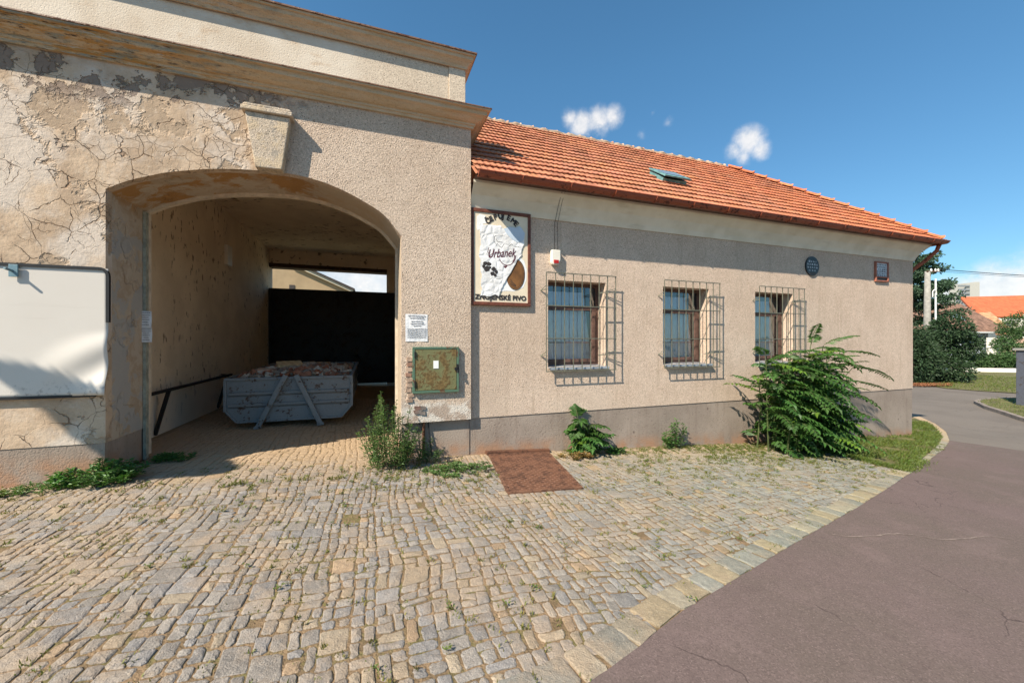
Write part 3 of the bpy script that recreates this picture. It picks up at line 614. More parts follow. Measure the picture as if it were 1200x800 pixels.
mb.add(v, [(i*(nz+1)+j, (i+1)*(nz+1)+j, (i+1)*(nz+1)+j+1, i*(nz+1)+j+1) for i in range(nx) for j in range(nz)])
o = mb.build('vinyl_sheet', M['banner'], t, smooth=True); sm = o.modifiers.new('thick', 'SOLIDIFY'); sm.thickness = .003
mb = MB()
pts = [(bx0, bz1)]+[(bx1-.08+.08*math.sin(a), bz1-.08+.08*math.cos(a)) for a in [k*PI/10 for k in range(6)]]+[(bx1, bz1-.62)]
for i in range(len(pts)-1): mb.bar((pts[i][0], BY-.012, pts[i][1]), (pts[i+1][0], BY-.012, pts[i+1][1]), .03, .035, (0, 1, 0))
mb.bar((bx0, BY-.004, bz0-.005), (bx1-.12, BY-.004, bz0-.005), .03, .035, (0, 1, 0)); mb.build('frame', M['black'], t)
p = at_y(14, 316, BY-.05)
t = thing('spotlight_bracket', 'small blue grey metal bracket at the top of the white board', 'bracket', p)
MB().box(p.x-.03, p.x+.045, BY-.05, BY-.036, p.z-.075, p.z+.06).build('plate', M['bracket'], t, bevel=.003); MB().tube([(p.x, BY-.05, p.z-.01), (p.x-.01, BY-.13, p.z+.003)], .013, 8).build('arm', M['bracket'], t)
def notice(name, label, x0, x1, z0, z1, Y, parts):
    t = thing(name, label, 'notice', (x0, Y, z0))
    mb = MB(); nx, nz = 6, 8; v = []
    for i in range(nx+1):
        for j in range(nz+1): v.append((x0+(x1-x0)*i/nx, Y-.004-.004*math.sin(i*1.3+j*.7), z0+(z1-z0)*j/nz))
    mb.add(v, [(i*(nz+1)+j, (i+1)*(nz+1)+j, (i+1)*(nz+1)+j+1, i*(nz+1)+j+1) for i in range(nx) for j in range(nz)])
    o = mb.build('sheet', M['paper'], t); s = o.modifiers.new('t', 'SOLIDIFY'); s.thickness = .001
    mb = MB(); W = x1-x0; H = z1-z0
    for (a, b, zz, hh) in parts:
        x = x0+W*a
        while x < x0+W*b:
            l = rnd(.06, .16)*W; e = min(x+l, x0+W*b); k = Y-.0115
            mb.box(x, e, k, k+.001, z0+H*zz, z0+H*(zz+hh)); x = e+.02*W
    mb.build('lettering', M['greyink'], t)
lines = [(.12, .9, .92, .03), (.2, .85, .84, .03), (.25, .8, .72, .028), (.22, .85, .64, .028), (.35, .7, .56, .028)]+[(.08, .95, .44-.075*k, .028) for k in range(5)]
notice('paper_notice', 'white printed notice pinned above the green meter cabinet', .468, .785, 1.60, 2.0, FY, lines)
lines2 = [(.1, .9, .88, .05), (.15, .9, .74, .04), (.25, .8, .60, .04), (.2, .85, .46, .04), (.3, .75, .30, .04), (.2, .8, .14, .04)]
notice('paper_notice', 'upper of two small printed notices on the left door post', -2.955, -2.815, 1.79, 2.01, .69, lines2)
notice('paper_notice', 'lower of two small printed notices on the left door post', -2.935, -2.81, 1.59, 1.785, .69, lines2)
# meter cabinet
t = thing('meter_cabinet', 'rusty green metal meter cabinet with white label on the pier', 'cabinet', (.9, FY, .84))
mb = MB(); cx0, cx1, cz0, cz1 = .565, 1.25, .84, 1.52
for a in ((cx0, cx1, cz1-.035, cz1), (cx0, cx1, cz0, cz0+.035), (cx0, cx0+.035, cz0+.035, cz1-.035), (cx1-.035, cx1, cz0+.035, cz1-.035)): mb.box(a[0], a[1], FY-.055, FY+.01, a[2], a[3])
mb.build('frame', M['cabframe'], t, bevel=.004)
d = MB().box(cx0+.04, cx1-.04, FY-.05, FY-.005, cz0+.04, cz1-.04).build('door', M['cabinet'], t, bevel=.005)
MB().box(.865, .94, FY-.056, FY-.0505, 1.20, 1.315).build('sticker', M['white'], d)
mb = MB()
for z in (.93, 1.36): MB().tube([(cx0+.035, FY-.058, z), (cx0+.035, FY-.058, z+.09)], .012, 8).build('hinge', M['black'], t)
mb = MB(); mb.box(1.18, 1.245, FY-.075, FY-.056, 1.17, 1.21); mb.box(1.205, 1.235, FY-.085, FY-.056, 1.20, 1.26); mb.tube([(1.22, FY-.08, 1.17), (1.22, FY-.085, 1.13)], .016, 8); mb.build('latch', M['black'], t)
# broken plaster hole with brick and rusty pipe below the cabinet
mb = MB()
for k in range(9):
    mb.obox((.53+rnd(-.03, .02), FY-.003+rnd(-.006, .004), .74+k*.075), .04, .014, .028, Matrix.Rotation(rnd(-.15, .15), 4, 'Y'), random.choice([(.30, .17, .12), (.38, .27, .2), (.44, .35, .28)]), .2)
mb.build('exposed_brick', M['rubble'], gate_b); mb = MB()
for k in range(7): mb.obox((.68+rnd(-.06, .06), FY-.004, .57+rnd(-.06, .08)), .035, .012, .022, Matrix.Rotation(rnd(-.5, .5), 4, 'Y'), random.choice([(.16, .10, .08), (.2, .17, .15), (.45, .4, .35)]), .3)
mb.build('exposed_brick', M['rubble'], gate_b)
t = thing('rusty_pipe_stub', 'rusty pipe stub with hanging cables beneath the meter cabinet', 'pipe', (.72, FY, -.1))
MB().tube([(.735, -.03, -.15), (.735, -.04, .46), (.72, -.06, .52), (.70, -.03, .56)], .022, 8).build('pipe', M['rustbar'], t, smooth=True)
mb = MB(); mb.tube([(.80, -.02, .42), (.815, -.04, .2), (.86, -.06, -.12)], .009, 6); mb.tube([(.69, -.05, .5), (.66, -.06, .2), (.69, -.07, -.1)], .008, 6); mb.build('cable', M['cable'], t)

# ---------------------------------------------------------------- the tavern
XL, XR, ZE = 1.447, 13.03, 3.64
tav = thing('tavern', 'long rendered tavern with red tiled hipped roof and barred windows', 'building', (7.2, 0, zg(7.2)))
WZ0, WZ1 = 1.17, 2.635; WINX = [(2.79, 3.912), (5.165, 6.287), (7.53, 8.65)]
def wallgrid(mb, y, th):
    xs = [XL]+[v for w in WINX for v in w]+[XR]; zs = [.4, WZ0, WZ1, ZE]
    for i in range(len(xs)-1):
        for j in range(3):
            if i % 2 == 1 and j == 1:
                a, b = xs[i], xs[i+1]
                for q in (((a, y, WZ0), (a, y+th, WZ0), (a, y+th, WZ1), (a, y, WZ1)), ((b, y, WZ0), (b, y+th, WZ0), (b, y+th, WZ1), (b, y, WZ1)),
                          ((a, y, WZ1), (b, y, WZ1), (b, y+th, WZ1), (a, y+th, WZ1)), ((a, y, WZ0), (b, y, WZ0), (b, y+th, WZ0), (a, y+th, WZ0))): mb.quad(*q)
            else: mb.quad((xs[i], y, zs[j]), (xs[i+1], y, zs[j]), (xs[i+1], y, zs[j+1]), (xs[i], y, zs[j+1]))
mb = MB(); wallgrid(mb, 0, .45)
mb.quad((XL, 0, .4), (XR, 0, .4), (XR, .02, .4), (XL, .02, .4)); mb.quad((XR, 0, .4), (XR, 6, .4), (XR, 6, ZE), (XR, 0, ZE)); mb.quad((XR, 6, -1), (XL, 6, -1), (XL, 6, ZE), (XR, 6, ZE))
mb.build('wall', M['render'], tav, fix=False)
mb = MB(); mb.box(XL, XR-.012, .012, 6.01, -1.4, .3995); mb.build('plinth', M['plinth'], tav)
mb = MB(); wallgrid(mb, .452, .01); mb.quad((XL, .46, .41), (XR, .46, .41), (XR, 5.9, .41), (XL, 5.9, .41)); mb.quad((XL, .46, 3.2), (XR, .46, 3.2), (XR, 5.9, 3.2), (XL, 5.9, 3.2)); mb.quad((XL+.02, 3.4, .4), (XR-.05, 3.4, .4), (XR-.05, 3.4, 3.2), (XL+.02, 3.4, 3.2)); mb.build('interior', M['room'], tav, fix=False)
cv = [(0.004, 3.64), (.02, 3.64), (.05, 3.73), (.12, 3.86), (.21, 3.96), (.25, 4.0), (.25, 4.04)]
mb = MB(); v = [(XL, -p, z) for p, z in cv]+[(XR+p, -p, z) for p, z in cv]+[(XR+p, 6, z) for p, z in cv]; n = len(cv)
mb.add(v, [(r*n+i, r*n+i+1, (r+1)*n+i+1, (r+1)*n+i) for r in (0, 1) for i in range(n-1)]); mb.build('frieze', M['frieze'], tav)
mb = MB(); mb.quad((XL, -.45, 4.045), (XR+.36, -.45, 4.045), (XR+.36, 6.4, 4.045), (XL, 6.4, 4.045)); mb.build('soffit', M['windowwood'], tav)
# tiled roof
EY, EZ, RY, RZ, EX = -.40, 4.09, 3.0, 6.86, 13.36
def tiles(mb, O, ax, up, nrm, length, L, rows=16, tw=.205):
    """courses of single-lap clay tiles; O eave start, ax along the eave, up along the slope"""
    ch = L/rows; ntile = int(length/tw)+1; seg = 8
    for r in range(rows):
        off = (tw/2 if r % 2 else 0)
        for k in range(-1, ntile+1):
            x0 = k*tw+off; f = rnd(.82, 1.12); tn = (f, f*rnd(.93, 1.05), f*rnd(.9, 1.05)); dz = rnd(-.004, .005); sk = rnd(-.006, .006); ds = rnd(-.008, .008)
            s0 = r*ch-.03+ds; s1 = (r+1)*ch+.075; v = []; mossy = random.random() < .12
            if mossy: tn = tuple(c*.8 for c in tn)
            for q in range(seg+1):
                u = q/seg; hx = .014*(.5-.5*math.cos(4*PI*u))+.005*(u > .9)
                x = x0+.004+(tw-.006)*u
                sl = s0-.014*abs(math.sin(2*PI*u))
                v += [O+ax*x+up*sl+nrm*(.034+hx+dz), O+ax*x+up*sl+nrm*(.052+hx+dz), O+ax*(x+sk)+up*s1+nrm*(.010+hx)]
            fs = []
            for q in range(seg): a = q*3; fs += [(a, a+3, a+4, a+1), (a+1, a+4, a+5, a+2)]
            mb.add(v, fs, tn)
def roofmesh(name, O, ax, up, nrm, length, L, clips):
    mb = MB(); tiles(mb, O, ax, up, nrm, length, L)
    o = mb.build(name, M['tile'], tav, fix=False); bm = bmesh.new(); bm.from_mesh(o.data); b = BASE[o]
    for co, no in clips: bmesh.ops.bisect_plane(bm, geom=bm.verts[:]+bm.edges[:]+bm.faces[:], plane_co=Vector(co)-b, plane_no=no, clear_outer=True)
    bm.to_mesh(o.data); bm.free(); return o
sl = Vector((0, RY-EY, RZ-EZ)); L = sl.length; upv = sl.normalized(); nv = Vector((1, 0, 0)).cross(upv)
HX = EX-(RY-EY)
roof = roofmesh('roof', Vector((XL, EY, EZ)), Vector((1, 0, 0)), upv, nv, EX-XL, L, [((EX, EY, 0), (1, 1, 0)), ((XL, 0, 0), (-1, 0, 0))])
up2 = Vector((-(RY-EY), 0, RZ-EZ)).normalized(); n2 = Vector((0, 1, 0)).cross(up2)
roofmesh('hip_slope', Vector((EX, EY, EZ)), Vector((0, 1, 0)), up2, n2, 6.8, L, [((EX, EY, 0), (-1, -1, 0)), ((EX, 6.4, 0), (-1, 1, 0))])
mb = MB(); mb.quad((XL, 6.4, EZ), (EX, 6.4, EZ), (HX, RY, RZ), (XL, RY, RZ), (.8, .8, .8)); mb.add([(XL, EY+.04, EZ-.01), (EX-.04, EY+.04, EZ-.01), (HX, RY, RZ-.03), (XL, RY, RZ-.03)], [(0, 1, 2, 3)]); mb.build('back_slope', M['tile'], tav, fix=False)
def caps(mb, A, B, r, n, tints, lip=.02):
    A = Vector(A); B = Vector(B); d = (B-A); st_ = d/n; dd = d.normalized(); side = dd.cross(Vector((0, 0, 1))).normalized(); u = side.cross(dd)
    for k in range(n):
        tn = random.choice(tints); f = rnd(.85, 1.1); tn = tuple(c*f for c in tn); v = []
        for (s, rr, h) in ((-.05, r*1.22, .035), (.12, r*1.05, .012), (1.0, r*.92, .0)):
            for q in range(9):
                a = PI*q/8; v.append(A+st_*(k+s)+side*math.cos(a)*rr+u*(math.sin(a)*rr*.75+h-.02))
        mb.add(v, [(j*9+q, j*9+q+1, (j+1)*9+q+1, (j+1)*9+q) for j in (0, 1) for q in range(8)]+[tuple(range(9))], tn)
mb = MB(); caps(mb, (EX-.02, EY+.02, EZ+.05), (HX+.1, RY-.1, RZ-.02), .11, 15, [(.62, .17, .065), (.66, .20, .08), (.58, .16, .07)]); mb.build('hip_tiles', M['hiptile'], roof, fix=False)
mb = MB(); caps(mb, (HX, RY, RZ-.02), (XL, RY, RZ-.02), .09, 26, [(.50, .30, .19), (.50, .36, .25), (.52, .26, .15)]); mb.build('ridge_tiles', M['hiptile'], roof, fix=False)
mb = MB(); v = []; nr = 120
for k in range(nr+1):
    x = HX+.3-(HX+.3-XL)*k/nr; q = .018*mnoise.noise(Vector((x*5, 0, 0)))+.016*(math.sin(x*17.5) > .2)
    dn = max(0, x-HX)*.75
    v += [(x, RY-.15, RZ-.10-dn), (x, RY-.13-q, RZ-.03+q-dn), (x, RY-.05, RZ+.035+q*1.4-dn), (x, RY+.02, RZ+.0-dn)]
mb.add(v, [(k*4+j, k*4+j+1, k*4+5+j, k*4+4+j) for k in range(nr) for j in range(3)]); mb.build('ridge_mortar', M['mortar'], roof)
# gutter with brackets, end return and downpipe
gy, gz_ = EY-.03, EZ-.035
mb = MB(); n = 9; gr = .075; v = []; fs = []
for row, (x, yy, ax) in enumerate(((XL+.02, gy, 0), (EX+.05, gy, 1), (EX+.05, 6.4, 2))):
    for q in range(n):
        a = PI*q/(n-1)+PI
        o_ = math.cos(a)*gr; h = math.sin(a)*gr
        if ax == 0: v.append((x, yy+o_, gz_+h+.03))
        elif ax == 1: v.append((x-o_, yy+o_, gz_+h+.03))
        else: v.append((x-o_, yy, gz_+h+.03))
for r in (0, 1):
    for q in range(n-1): fs.append((r*n+q, r*n+q+1, (r+1)*n+q+1, (r+1)*n+q))
fs += [tuple(range(n))]
mb.add(v, fs); mb.tube([(XL+.02, gy-gr, gz_+.03), (EX+.05+gr, gy-gr, gz_+.03)], .012, 6); mb.tube([(EX+.05+gr, gy-gr, gz_+.03), (EX+.05+gr, 6.4, gz_+.03)], .012, 6)
g = mb.build('gutter', M['gutter'], tav, smooth=False); s = g.modifiers.new('t', 'SOLIDIFY'); s.thickness = .004
x = XL+.7
while x < EX: MB().tube([(x, gy+math.cos(PI+PI*q/8)*(gr+.006), gz_+.03+math.sin(PI+PI*q/8)*(gr+.006)) for q in range(9)], .009, 5).build('gutter_bracket', M['gutter'], g); x += .82
mb = MB(); mb.tube([(EX+.02, -.35, gz_-.03), (EX+.02, -.30, gz_-.18), (EX-.10, -.12, gz_-.42), (13.12, .05, gz_-.62), (13.10, .12, gz_-.75), (13.10, .14, zg(13)+.1)], .045, 10); mb.build('downpipe', M['gutter'], tav, smooth=True)
# roof hatch
def roofpt(x, s, h): return Vector((x, EY, EZ))+upv*s+nv*h
sx, ss = 5.52, 1.12
def rbox(mb, x0, x1, s0, s1, h0, h1, lift=0):
    v = []
    for x in (x0, x1):
        for s in (s0, s1):
            for h in (h0, h1):
                k = (s1-s)/(s1-s0)*lift; v.append(roofpt(x, s, h+k))
    mb.add(v, [(0, 1, 3, 2), (4, 6, 7, 5), (0, 4, 5, 1), (2, 3, 7, 6), (0, 2, 6, 4), (1, 5, 7, 3)])
mb = MB(); rbox(mb, sx, sx+.05, ss, ss+.5, .02, .11); rbox(mb, sx+.55, sx+.6, ss, ss+.5, .02, .11); rbox(mb, sx+.052, sx+.548, ss, ss+.05, .02, .105); rbox(mb, sx+.052, sx+.548, ss+.45, ss+.5, .02, .105)
h = mb.build('roof_hatch', M['skylight'], roof)
mb = MB(); rbox(mb, sx-.03, sx+.63, ss-.06, ss+.53, .115, .14, .045); mb.build('lid', M['skylight'], h); mb = MB(); rbox(mb, sx+.06, sx+.54, ss+.06, ss+.44, .146, .149, .035); mb.build('pane', M['skybluepane'], h)
# windows
for i, (a, b) in enumerate(WINX):
    fy = .24; mb = MB(); fw = .06
    for q in ((a, b, WZ1-fw, WZ1), (a, b, WZ0, WZ0+fw), (a, a+fw, WZ0+fw, WZ1-fw), (b-fw, b, WZ0+fw, WZ1-fw)): mb.box(q[0]+.001, q[1]-.001, fy, fy+.07, q[2]+.001, q[3]-.001)
    zt = WZ1-.44; mb.box(a+fw, b-fw, fy-.01, fy+.06, zt-.035, zt+.035)
    # casement stiles of the lower light and its bottom rail
    for q in ((a+fw+.003, a+fw+.045, WZ0+fw, zt-.037), (b-fw-.075, b-fw-.003, WZ0+fw, zt-.037), (a+fw+.046, b-fw-.076, WZ0+fw, WZ0+fw+.06)): mb.box(q[0], q[1], fy-.018, fy+.04, q[2]+.002, q[3]-.002)
    mb.box(a+fw+.04, b-fw-.075, fy+.005, fy+.025, zt-.62, zt-.605)
    w = mb.build('window', M['windowwood'], tav)
    mb = MB(); mb.quad((a+fw, fy+.03, WZ0+fw), (b-fw, fy+.03, WZ0+fw), (b-fw, fy+.03, WZ1-fw), (a+fw, fy+.03, WZ1-fw)); mb.build('pane', M['glass'], w, fix=False)
    mb = MB(); nx, nz = 60, 6; v = []
    for ii in range(nx+1):
        for j in range(nz+1):
            u = ii/nx; z = WZ0+.06+(zt+.30-WZ0-.06)*j/nz; k = j/nz
            x = a+.08+(b-a-.16-.16*k)*u
            v.append((x, fy+.13+.009*math.sin(u*74+k*1.5)+.010*math.sin(u*23), z))
    keep = [(ii, j) for ii in range(nx) for j in range(nz)]
    mb.add(v, [(ii*(nz+1)+j, (ii+1)*(nz+1)+j, (ii+1)*(nz+1)+j+1, ii*(nz+1)+j+1) for ii, j in keep]); mb.build('curtain', M['curtain'], w, fix=False, smooth=True)
    MB().prism([(.0+fy-.005, WZ0+.012), (-.075, WZ0-.01), (-.075, WZ0-.045), (-.068, WZ0-.045), (-.066, WZ0-.018), (fy-.005, WZ0+.005)], lambda y, z: (a+.004, y, z), lambda y, z: (b+.03, y, z)).build('sill', M['sill'], w)
    gx0 = (2.705, 5.10, 7.505)[i]; gx1 = gx0+1.335; gz0, gz1 = 1.107, 2.735; gyy = -.118
    mb = MB(); rr = .011
    for k in range(9): x = gx0+(gx1-gx0)*k/8; mb.box(x-.006, x+.006, gyy-.006, gyy+.006, gz0, gz1)
    for k in range(4):
        z = gz0+(gz1-gz0)*k/3; mb.box(gx0-.006, gx1+.006, gyy-.016, gyy-.0065, z-.008, z+.008)
    for x in (gx0, gx1):
        for z in (gz0+.27, gz1-.27):
            mb.bar((x, gyy, z), (x+(-.05 if x == gx0 else -.28), .005, z-.02), .011); mb.bar((x, gyy, z+.06), (x+(-.05 if x == gx0 else -.28), .005, z-.02), .009)
    mb.bar((gx0+.55, gyy, gz0), (gx0+.45, 0.005, gz0+.05), .011)
    mb.build('grille', M['grille'], w)
# ---- sign board
SY = -.03
t = thing('tavern_sign', 'wood framed beer sign with a torn white poster pasted across it', 'sign', (1.95, SY, 2.17))
sx0, sx1, sz0, sz1 = 1.452, 2.455, 2.17, 3.68
mb = MB()
for q in ((sx0, sx1, sz1-.055, sz1), (sx0, sx1, sz0, sz0+.055), (sx0, sx0+.05, sz0+.055, sz1-.055), (sx1-.05, sx1, sz0+.055, sz1-.055)): mb.box(q[0], q[1], SY-.028, SY+.028, q[2], q[3])
mb.build('frame', M['brownwood'], t, bevel=.006)
px0, px1, pz0, pz1 = sx0+.05, sx1-.05, sz0+.055, sz1-.055
panel = MB().box(px0, px1, SY-.012, SY+.028, pz0, pz1).build('panel', M['cream'], t)
def sp(x, y):
    a = (x-113)/325; yt = 135+37*a; yb = 668+15*a; return (px0+(px1-px0)*a, pz1-(pz1-pz0)*(y-yt)/(yb-yt))
def art(mb, pts, lay, th=.0015): mb.plate([sp(*p) for p in pts], SY-.014-lay*.002, th)
def stroke(mb, pts, w, lay):
    P = [Vector((*sp(*p), 0)) for p in pts]
    for i in range(len(P)-1):
        d = (P[i+1]-P[i]); d.normalize(); n = Vector((-d.y, d.x, 0))*w/2; e = d*w*.3
        q = [P[i]-e+n, P[i+1]+e+n, P[i+1]+e-n, P[i]-e-n]; Y = SY-.014-lay*.002-i*.00002
        mb.quad(*[(k.x, Y, k.y) for k in q])
def ell(cx, cy, rx, ry, n=28, a0=0, a1=2*PI): return [(cx+rx*math.cos(a0+(a1-a0)*k/n), cy+ry*math.sin(a0+(a1-a0)*k/n)) for k in range(n if a1-a0 > 6 else n+1)]
mb = MB(); art(mb, [(272, 612), (268, 590), (320, 470), (350, 425), (385, 408), (415, 430), (432, 480), (430, 545), (410, 590), (380, 600), (350, 612), (310, 608)], 0); art(mb, [(130, 165), (150, 150), (180, 160), (190, 205), (165, 210), (138, 250), (130, 240)], 0); mb.build('print_white', M['white'], panel)
mb = MB(); art(mb, ell(362, 512, 58, 92), 1); mb.build('barrel_print', M['barrel'], panel);
mb = MB()
for r in (0, 9): stroke(mb, ell(362, 512, 56-r, 90-r*1.3, 30, -PI/2, PI*.75), .008 if r == 0 else .004, 2)
for k in range(3): stroke(mb, [(330, 540+12*k), (345, 560+8*k), (362, 575+4*k)], .007, 2)
def textpoly(body, size, shear=0):
    cu = bpy.data.curves.new('txt', 'FONT'); cu.body = body; cu.size = size; cu.shear = shear; cu.align_x = 'LEFT'; cu.resolution_u = 3
    ob = bpy.data.objects.new('txt', cu); C.objects.link(ob); dg = bpy.context.evaluated_depsgraph_get()
    me = bpy.data.meshes.new_from_object(ob.evaluated_get(dg)); V = [v.co.copy() for v in me.vertices]; Fs = [tuple(p.vertices) for p in me.polygons]
    bpy.data.objects.remove(ob); bpy.data.curves.remove(cu); bpy.data.meshes.remove(me); return V, Fs
def puttext(mb, body, size, x, z, Y, ang=0, shear=0, bold=0, sx=1):
    V, Fs = textpoly(body, size, shear); c, s = math.cos(ang), math.sin(ang)
    for dx, dz in ([(0, 0)] if not bold else [(0, 0), (bold, 0), (0, bold), (bold, bold)]):
        mb.add([(x+(v.x*sx+dx)*c-(v.y+dz)*s, Y-(dx+dz*2)*.05, z+(v.x*sx+dx)*s+(v.y+dz)*c) for v in V], Fs)
    return max([v.x for v in V] or [0])*sx
word = 'ČEPUJEME'; cxx, czz = sp(281, 290)
for k, chh in enumerate(word):
    a = R(46-92*k/(len(word)-1)); rr = .290; puttext(mb, chh, .115, cxx-math.sin(a)*rr-.042*math.cos(a), czz+math.cos(a)*rr*1.0-.042*math.sin(a), SY-.018, a, 0, .010)
xx, zz = sp(118, 655); ww = puttext(MB(), 'ZNOJEMSKÉ PIVO', .105, 0, 0, 0); puttext(mb, 'ZNOJEMSKÉ PIVO', .105, xx+.0, zz+.0, SY-.018, -.0, 0, .008, (px1-px0-.05)/ww)

mb.build('sign_lettering', M['ink'], panel, fix=False)
# torn paper with relief
paper = [(145, 213), (190, 216), (272, 222), (288, 240), (322, 232), (360, 238), (385, 228), (402, 245), (418, 270), (413, 300), (415, 330), (402, 352), (395, 380), (400, 395), (372, 425), (330, 500), (300, 552), (272, 596), (258, 640), (236, 628), (205, 642), (172, 634), (150, 636), (158, 590), (150, 560), (160, 520), (147, 470), (152, 430), (141, 395), (150, 330)]
rough = []
for i, p in enumerate(paper):
    q = paper[(i+1) % len(paper)]
    for k in range(4): rough.append((p[0]+(q[0]-p[0])*k/4+rnd(-2.5, 2.5), p[1]+(q[1]-p[1])*k/4+rnd(-2.5, 2.5)))
t2 = thing('torn_poster', 'torn crumpled white wine poster glued over the beer sign', 'poster', (1.95, SY-.02, 2.4))
mb = MB(); mb.plate([sp(*p) for p in rough], SY-.026, .003); sheet_o = mb.build('sheet', M['crumpled'], t2)
mb = MB(); mb.plate([sp(*p) for p in [(288, 240), (300, 236), (322, 229), (360, 235), (385, 226), (402, 243), (416, 268), (412, 300), (402, 318), (370, 322), (335, 300), (305, 270)]], SY-.029, .002); mb.build('folded_flap', M['papershade'], t2)  # shade on the folded paper is painted as its blue grey colour
mb = MB(); LY = 6.5
def st2(pts, w): stroke(mb, pts, w, LY)
puttext(mb, 'Urbanek', .19, sp(190, 412)[0], sp(190, 412)[1], SY-.0285, .11, .5, .003, .70)
st2([(200, 350), (192, 375), (205, 400), (222, 385), (228, 360)], .010)
st2(ell(310, 395, 52, 62, 14, PI*.02, PI*.85), .013); art(mb, [(283, 462), (312, 458), (300, 476)], LY)
st2([(355, 405), (350, 425), (342, 435)], .012); mb.build('poster_script', M['wine'], t2, fix=False)
mb = MB()
for (x, y, rx, ry) in ((178, 445, 13, 12), (200, 448, 14, 12), (186, 478, 17, 17), (170, 462, 10, 10), (205, 468, 9, 8), (228, 480, 15, 14), (220, 505, 13, 13), (243, 495, 12, 12), (238, 515, 9, 10)):
    P = ell(x, y, rx, ry, 10); P = [(a+rnd(-3, 3), b+rnd(-3, 3)) for a, b in P]; mb.plate([sp(*p) for p in P], SY-.0275-rnd(0, .0012), .001)
for a in (((230, 290), (240, 280), (262, 278), (285, 280)), ((232, 292), (228, 312), (240, 330), (250, 345)), ((240, 300), (252, 318), (278, 320)), ((262, 345), (275, 352), (290, 330)), ((320, 345), (335, 330), (345, 340)), ((355, 350), (375, 345), (384, 352)), ((243, 536), (255, 538), (268, 538)), ((248, 328), (258, 340), (262, 345))): st2(a, .006)
mb.build('poster_drawing', M['ink'], t2, fix=False)
# siren and its cables
t = thing('alarm_siren', 'small cream alarm siren box with red lens above the first window', 'alarm', (2.86, 0, 2.9))
c = at_y(651, 301, -.06)
MB().prism([(c.x-.075, c.z+.115), (c.x+.085, c.z+.115), (c.x+.085, c.z-.05), (c.x+.05, c.z-.13), (c.x-.06, c.z-.13), (c.x-.075, c.z-.09)], lambda x, z: (x, -.085, z), lambda x, z: (x, .0, z)).build('housing', M['siren'], t, bevel=.012)
MB().box(c.x-.045, c.x+.045, -.098, -.0855, c.z-.115, c.z-.055).build('lens', M['red'], t, bevel=.004)
mb = MB(); mb.tube([(c.x-.0, -.02, c.z+.1), (c.x+.01, -.012, 3.6), (c.x+.02, -.16, 3.9), (c.x+.02, -.26, 4.03)], .0038, 6); mb.tube([(c.x+.06, -.015, c.z-.1), (c.x+.065, -.012, 3.6), (c.x+.07, -.16, 3.9), (c.x+.07, -.26, 4.03)], .0032, 6); mb.build('cable', M['cable'], t)
# plaques
t = thing('oval_plaque', 'round black enamel plaque with pale lettering under the eaves', 'plaque', (9.24, 0, 3.28)); cx, cz = 9.24, 3.275
def disc(cx, cz, rx, rz, n=32): return [(cx+rx*math.cos(2*PI*k/n), cz+rz*math.sin(2*PI*k/n)) for k in range(n)]
MB().plate(disc(cx, cz, .215, .215), -.03, .028).build('plate', M['plaqueblack'], t, bevel=.006)
mb = MB()
def worm(mb, x0, x1, z, h, Y, w0=.03, w1=.07):
    x = x0
    while x < x1-.01:
        l = min(rnd(w0, w1), x1-x)
        n = max(1, int(l/.018))
        for q in range(n):
            hh = h*rnd(.6, 1); mb.box(x+q*.018, x+q*.018+.010, Y, Y+.002, z, z+hh); 
            if q % 2: mb.box(x+(q-1)*.018, x+q*.018, Y+.0003, Y+.002, z+hh*rnd(.0, .7), z+hh*rnd(.0, .7)+.007)
        x += l+.02
for zz, hw in ((.10, .13), (.035, .17), (-.03, .17), (-.095, .13)): worm(mb, cx-hw, cx+hw, cz+zz-.02, .045, -.033)
mb.build('lettering', M['plaquewhite'], t); MB().box(cx-.07, cx+.09, -.036, -.0305, cz-.185, cz-.145).build('dark_band', M['black'], t)
t = thing('house_plaque', 'rectangular pale plaque in a reddish frame near the building corner', 'plaque', (11.71, 0, 3.05)); cx, cz = 11.71, 3.295
mb = MB(); w2, h2 = .255, .245
for q in ((-w2, w2, h2-.035, h2), (-w2, w2, -h2, -h2+.035), (-w2, -w2+.04, -h2+.035, h2-.035), (w2-.04, w2, -h2+.035, h2-.035)): mb.box(cx+q[0], cx+q[1], -.045, .003, cz+q[2], cz+q[3])
mb.box(cx-w2+.04, cx+w2-.04, -.04, .003, cz-.145, cz-.115); mb.build('frame', M['plaquered'], t, bevel=.008)
MB().box(cx-w2+.04, cx+w2-.04, -.02, .0, cz-.115, cz+h2-.035).build('plate', M['plaquewhite'], t)
MB().box(cx-w2+.04, cx+w2-.04, -.018, .0, cz-h2+.035, cz-.145).build('lower_plate', M['black'], t)
mb = MB()
for zz in (.165, .11, .055, .0, -.05, -.095): worm(mb, cx-.19, cx+.19, cz+zz-.01, .03 if zz != 0 else .04, -.0235)
mb.build('lettering', M['ink'], t)

# ---- cellar hatch
t = thing('cellar_hatch', 'rusty chequered steel cellar hatch set in the cobbles by the wall', 'hatch', (2.1, -.9, zg(2.1)))
hz = lambda x, o: zg(x)+o
mb = MB(); mb.prism(hatchP, lambda x, y: (x, y, hz(x, -.04)), lambda x, y: (x, y, hz(x, .012)))
hb = Vector(hatchP[0]); hu = Vector(hatchP[1])-hb; hw = Vector(hatchP[3])-hb
for i in range(19):
    for j in range(34):
        p = hb+hu*((i+.7)/19.4)+hw*((j+.6)/34.2); a = R(45 if (i+j) % 2 else -45); d = Vector((math.cos(a), math.sin(a)))*.017; n = Vector((-d.y, d.x))*.28
        q = [p-d, p+n, p+d, p-n]; z0 = hz(p.x, .0118); mb.add([(k.x, k.y, z0) for k in q]+[(p.x, p.y, z0+.006)], [(0, 1, 4), (1, 2, 4), (2, 3, 4), (3, 0, 4)])
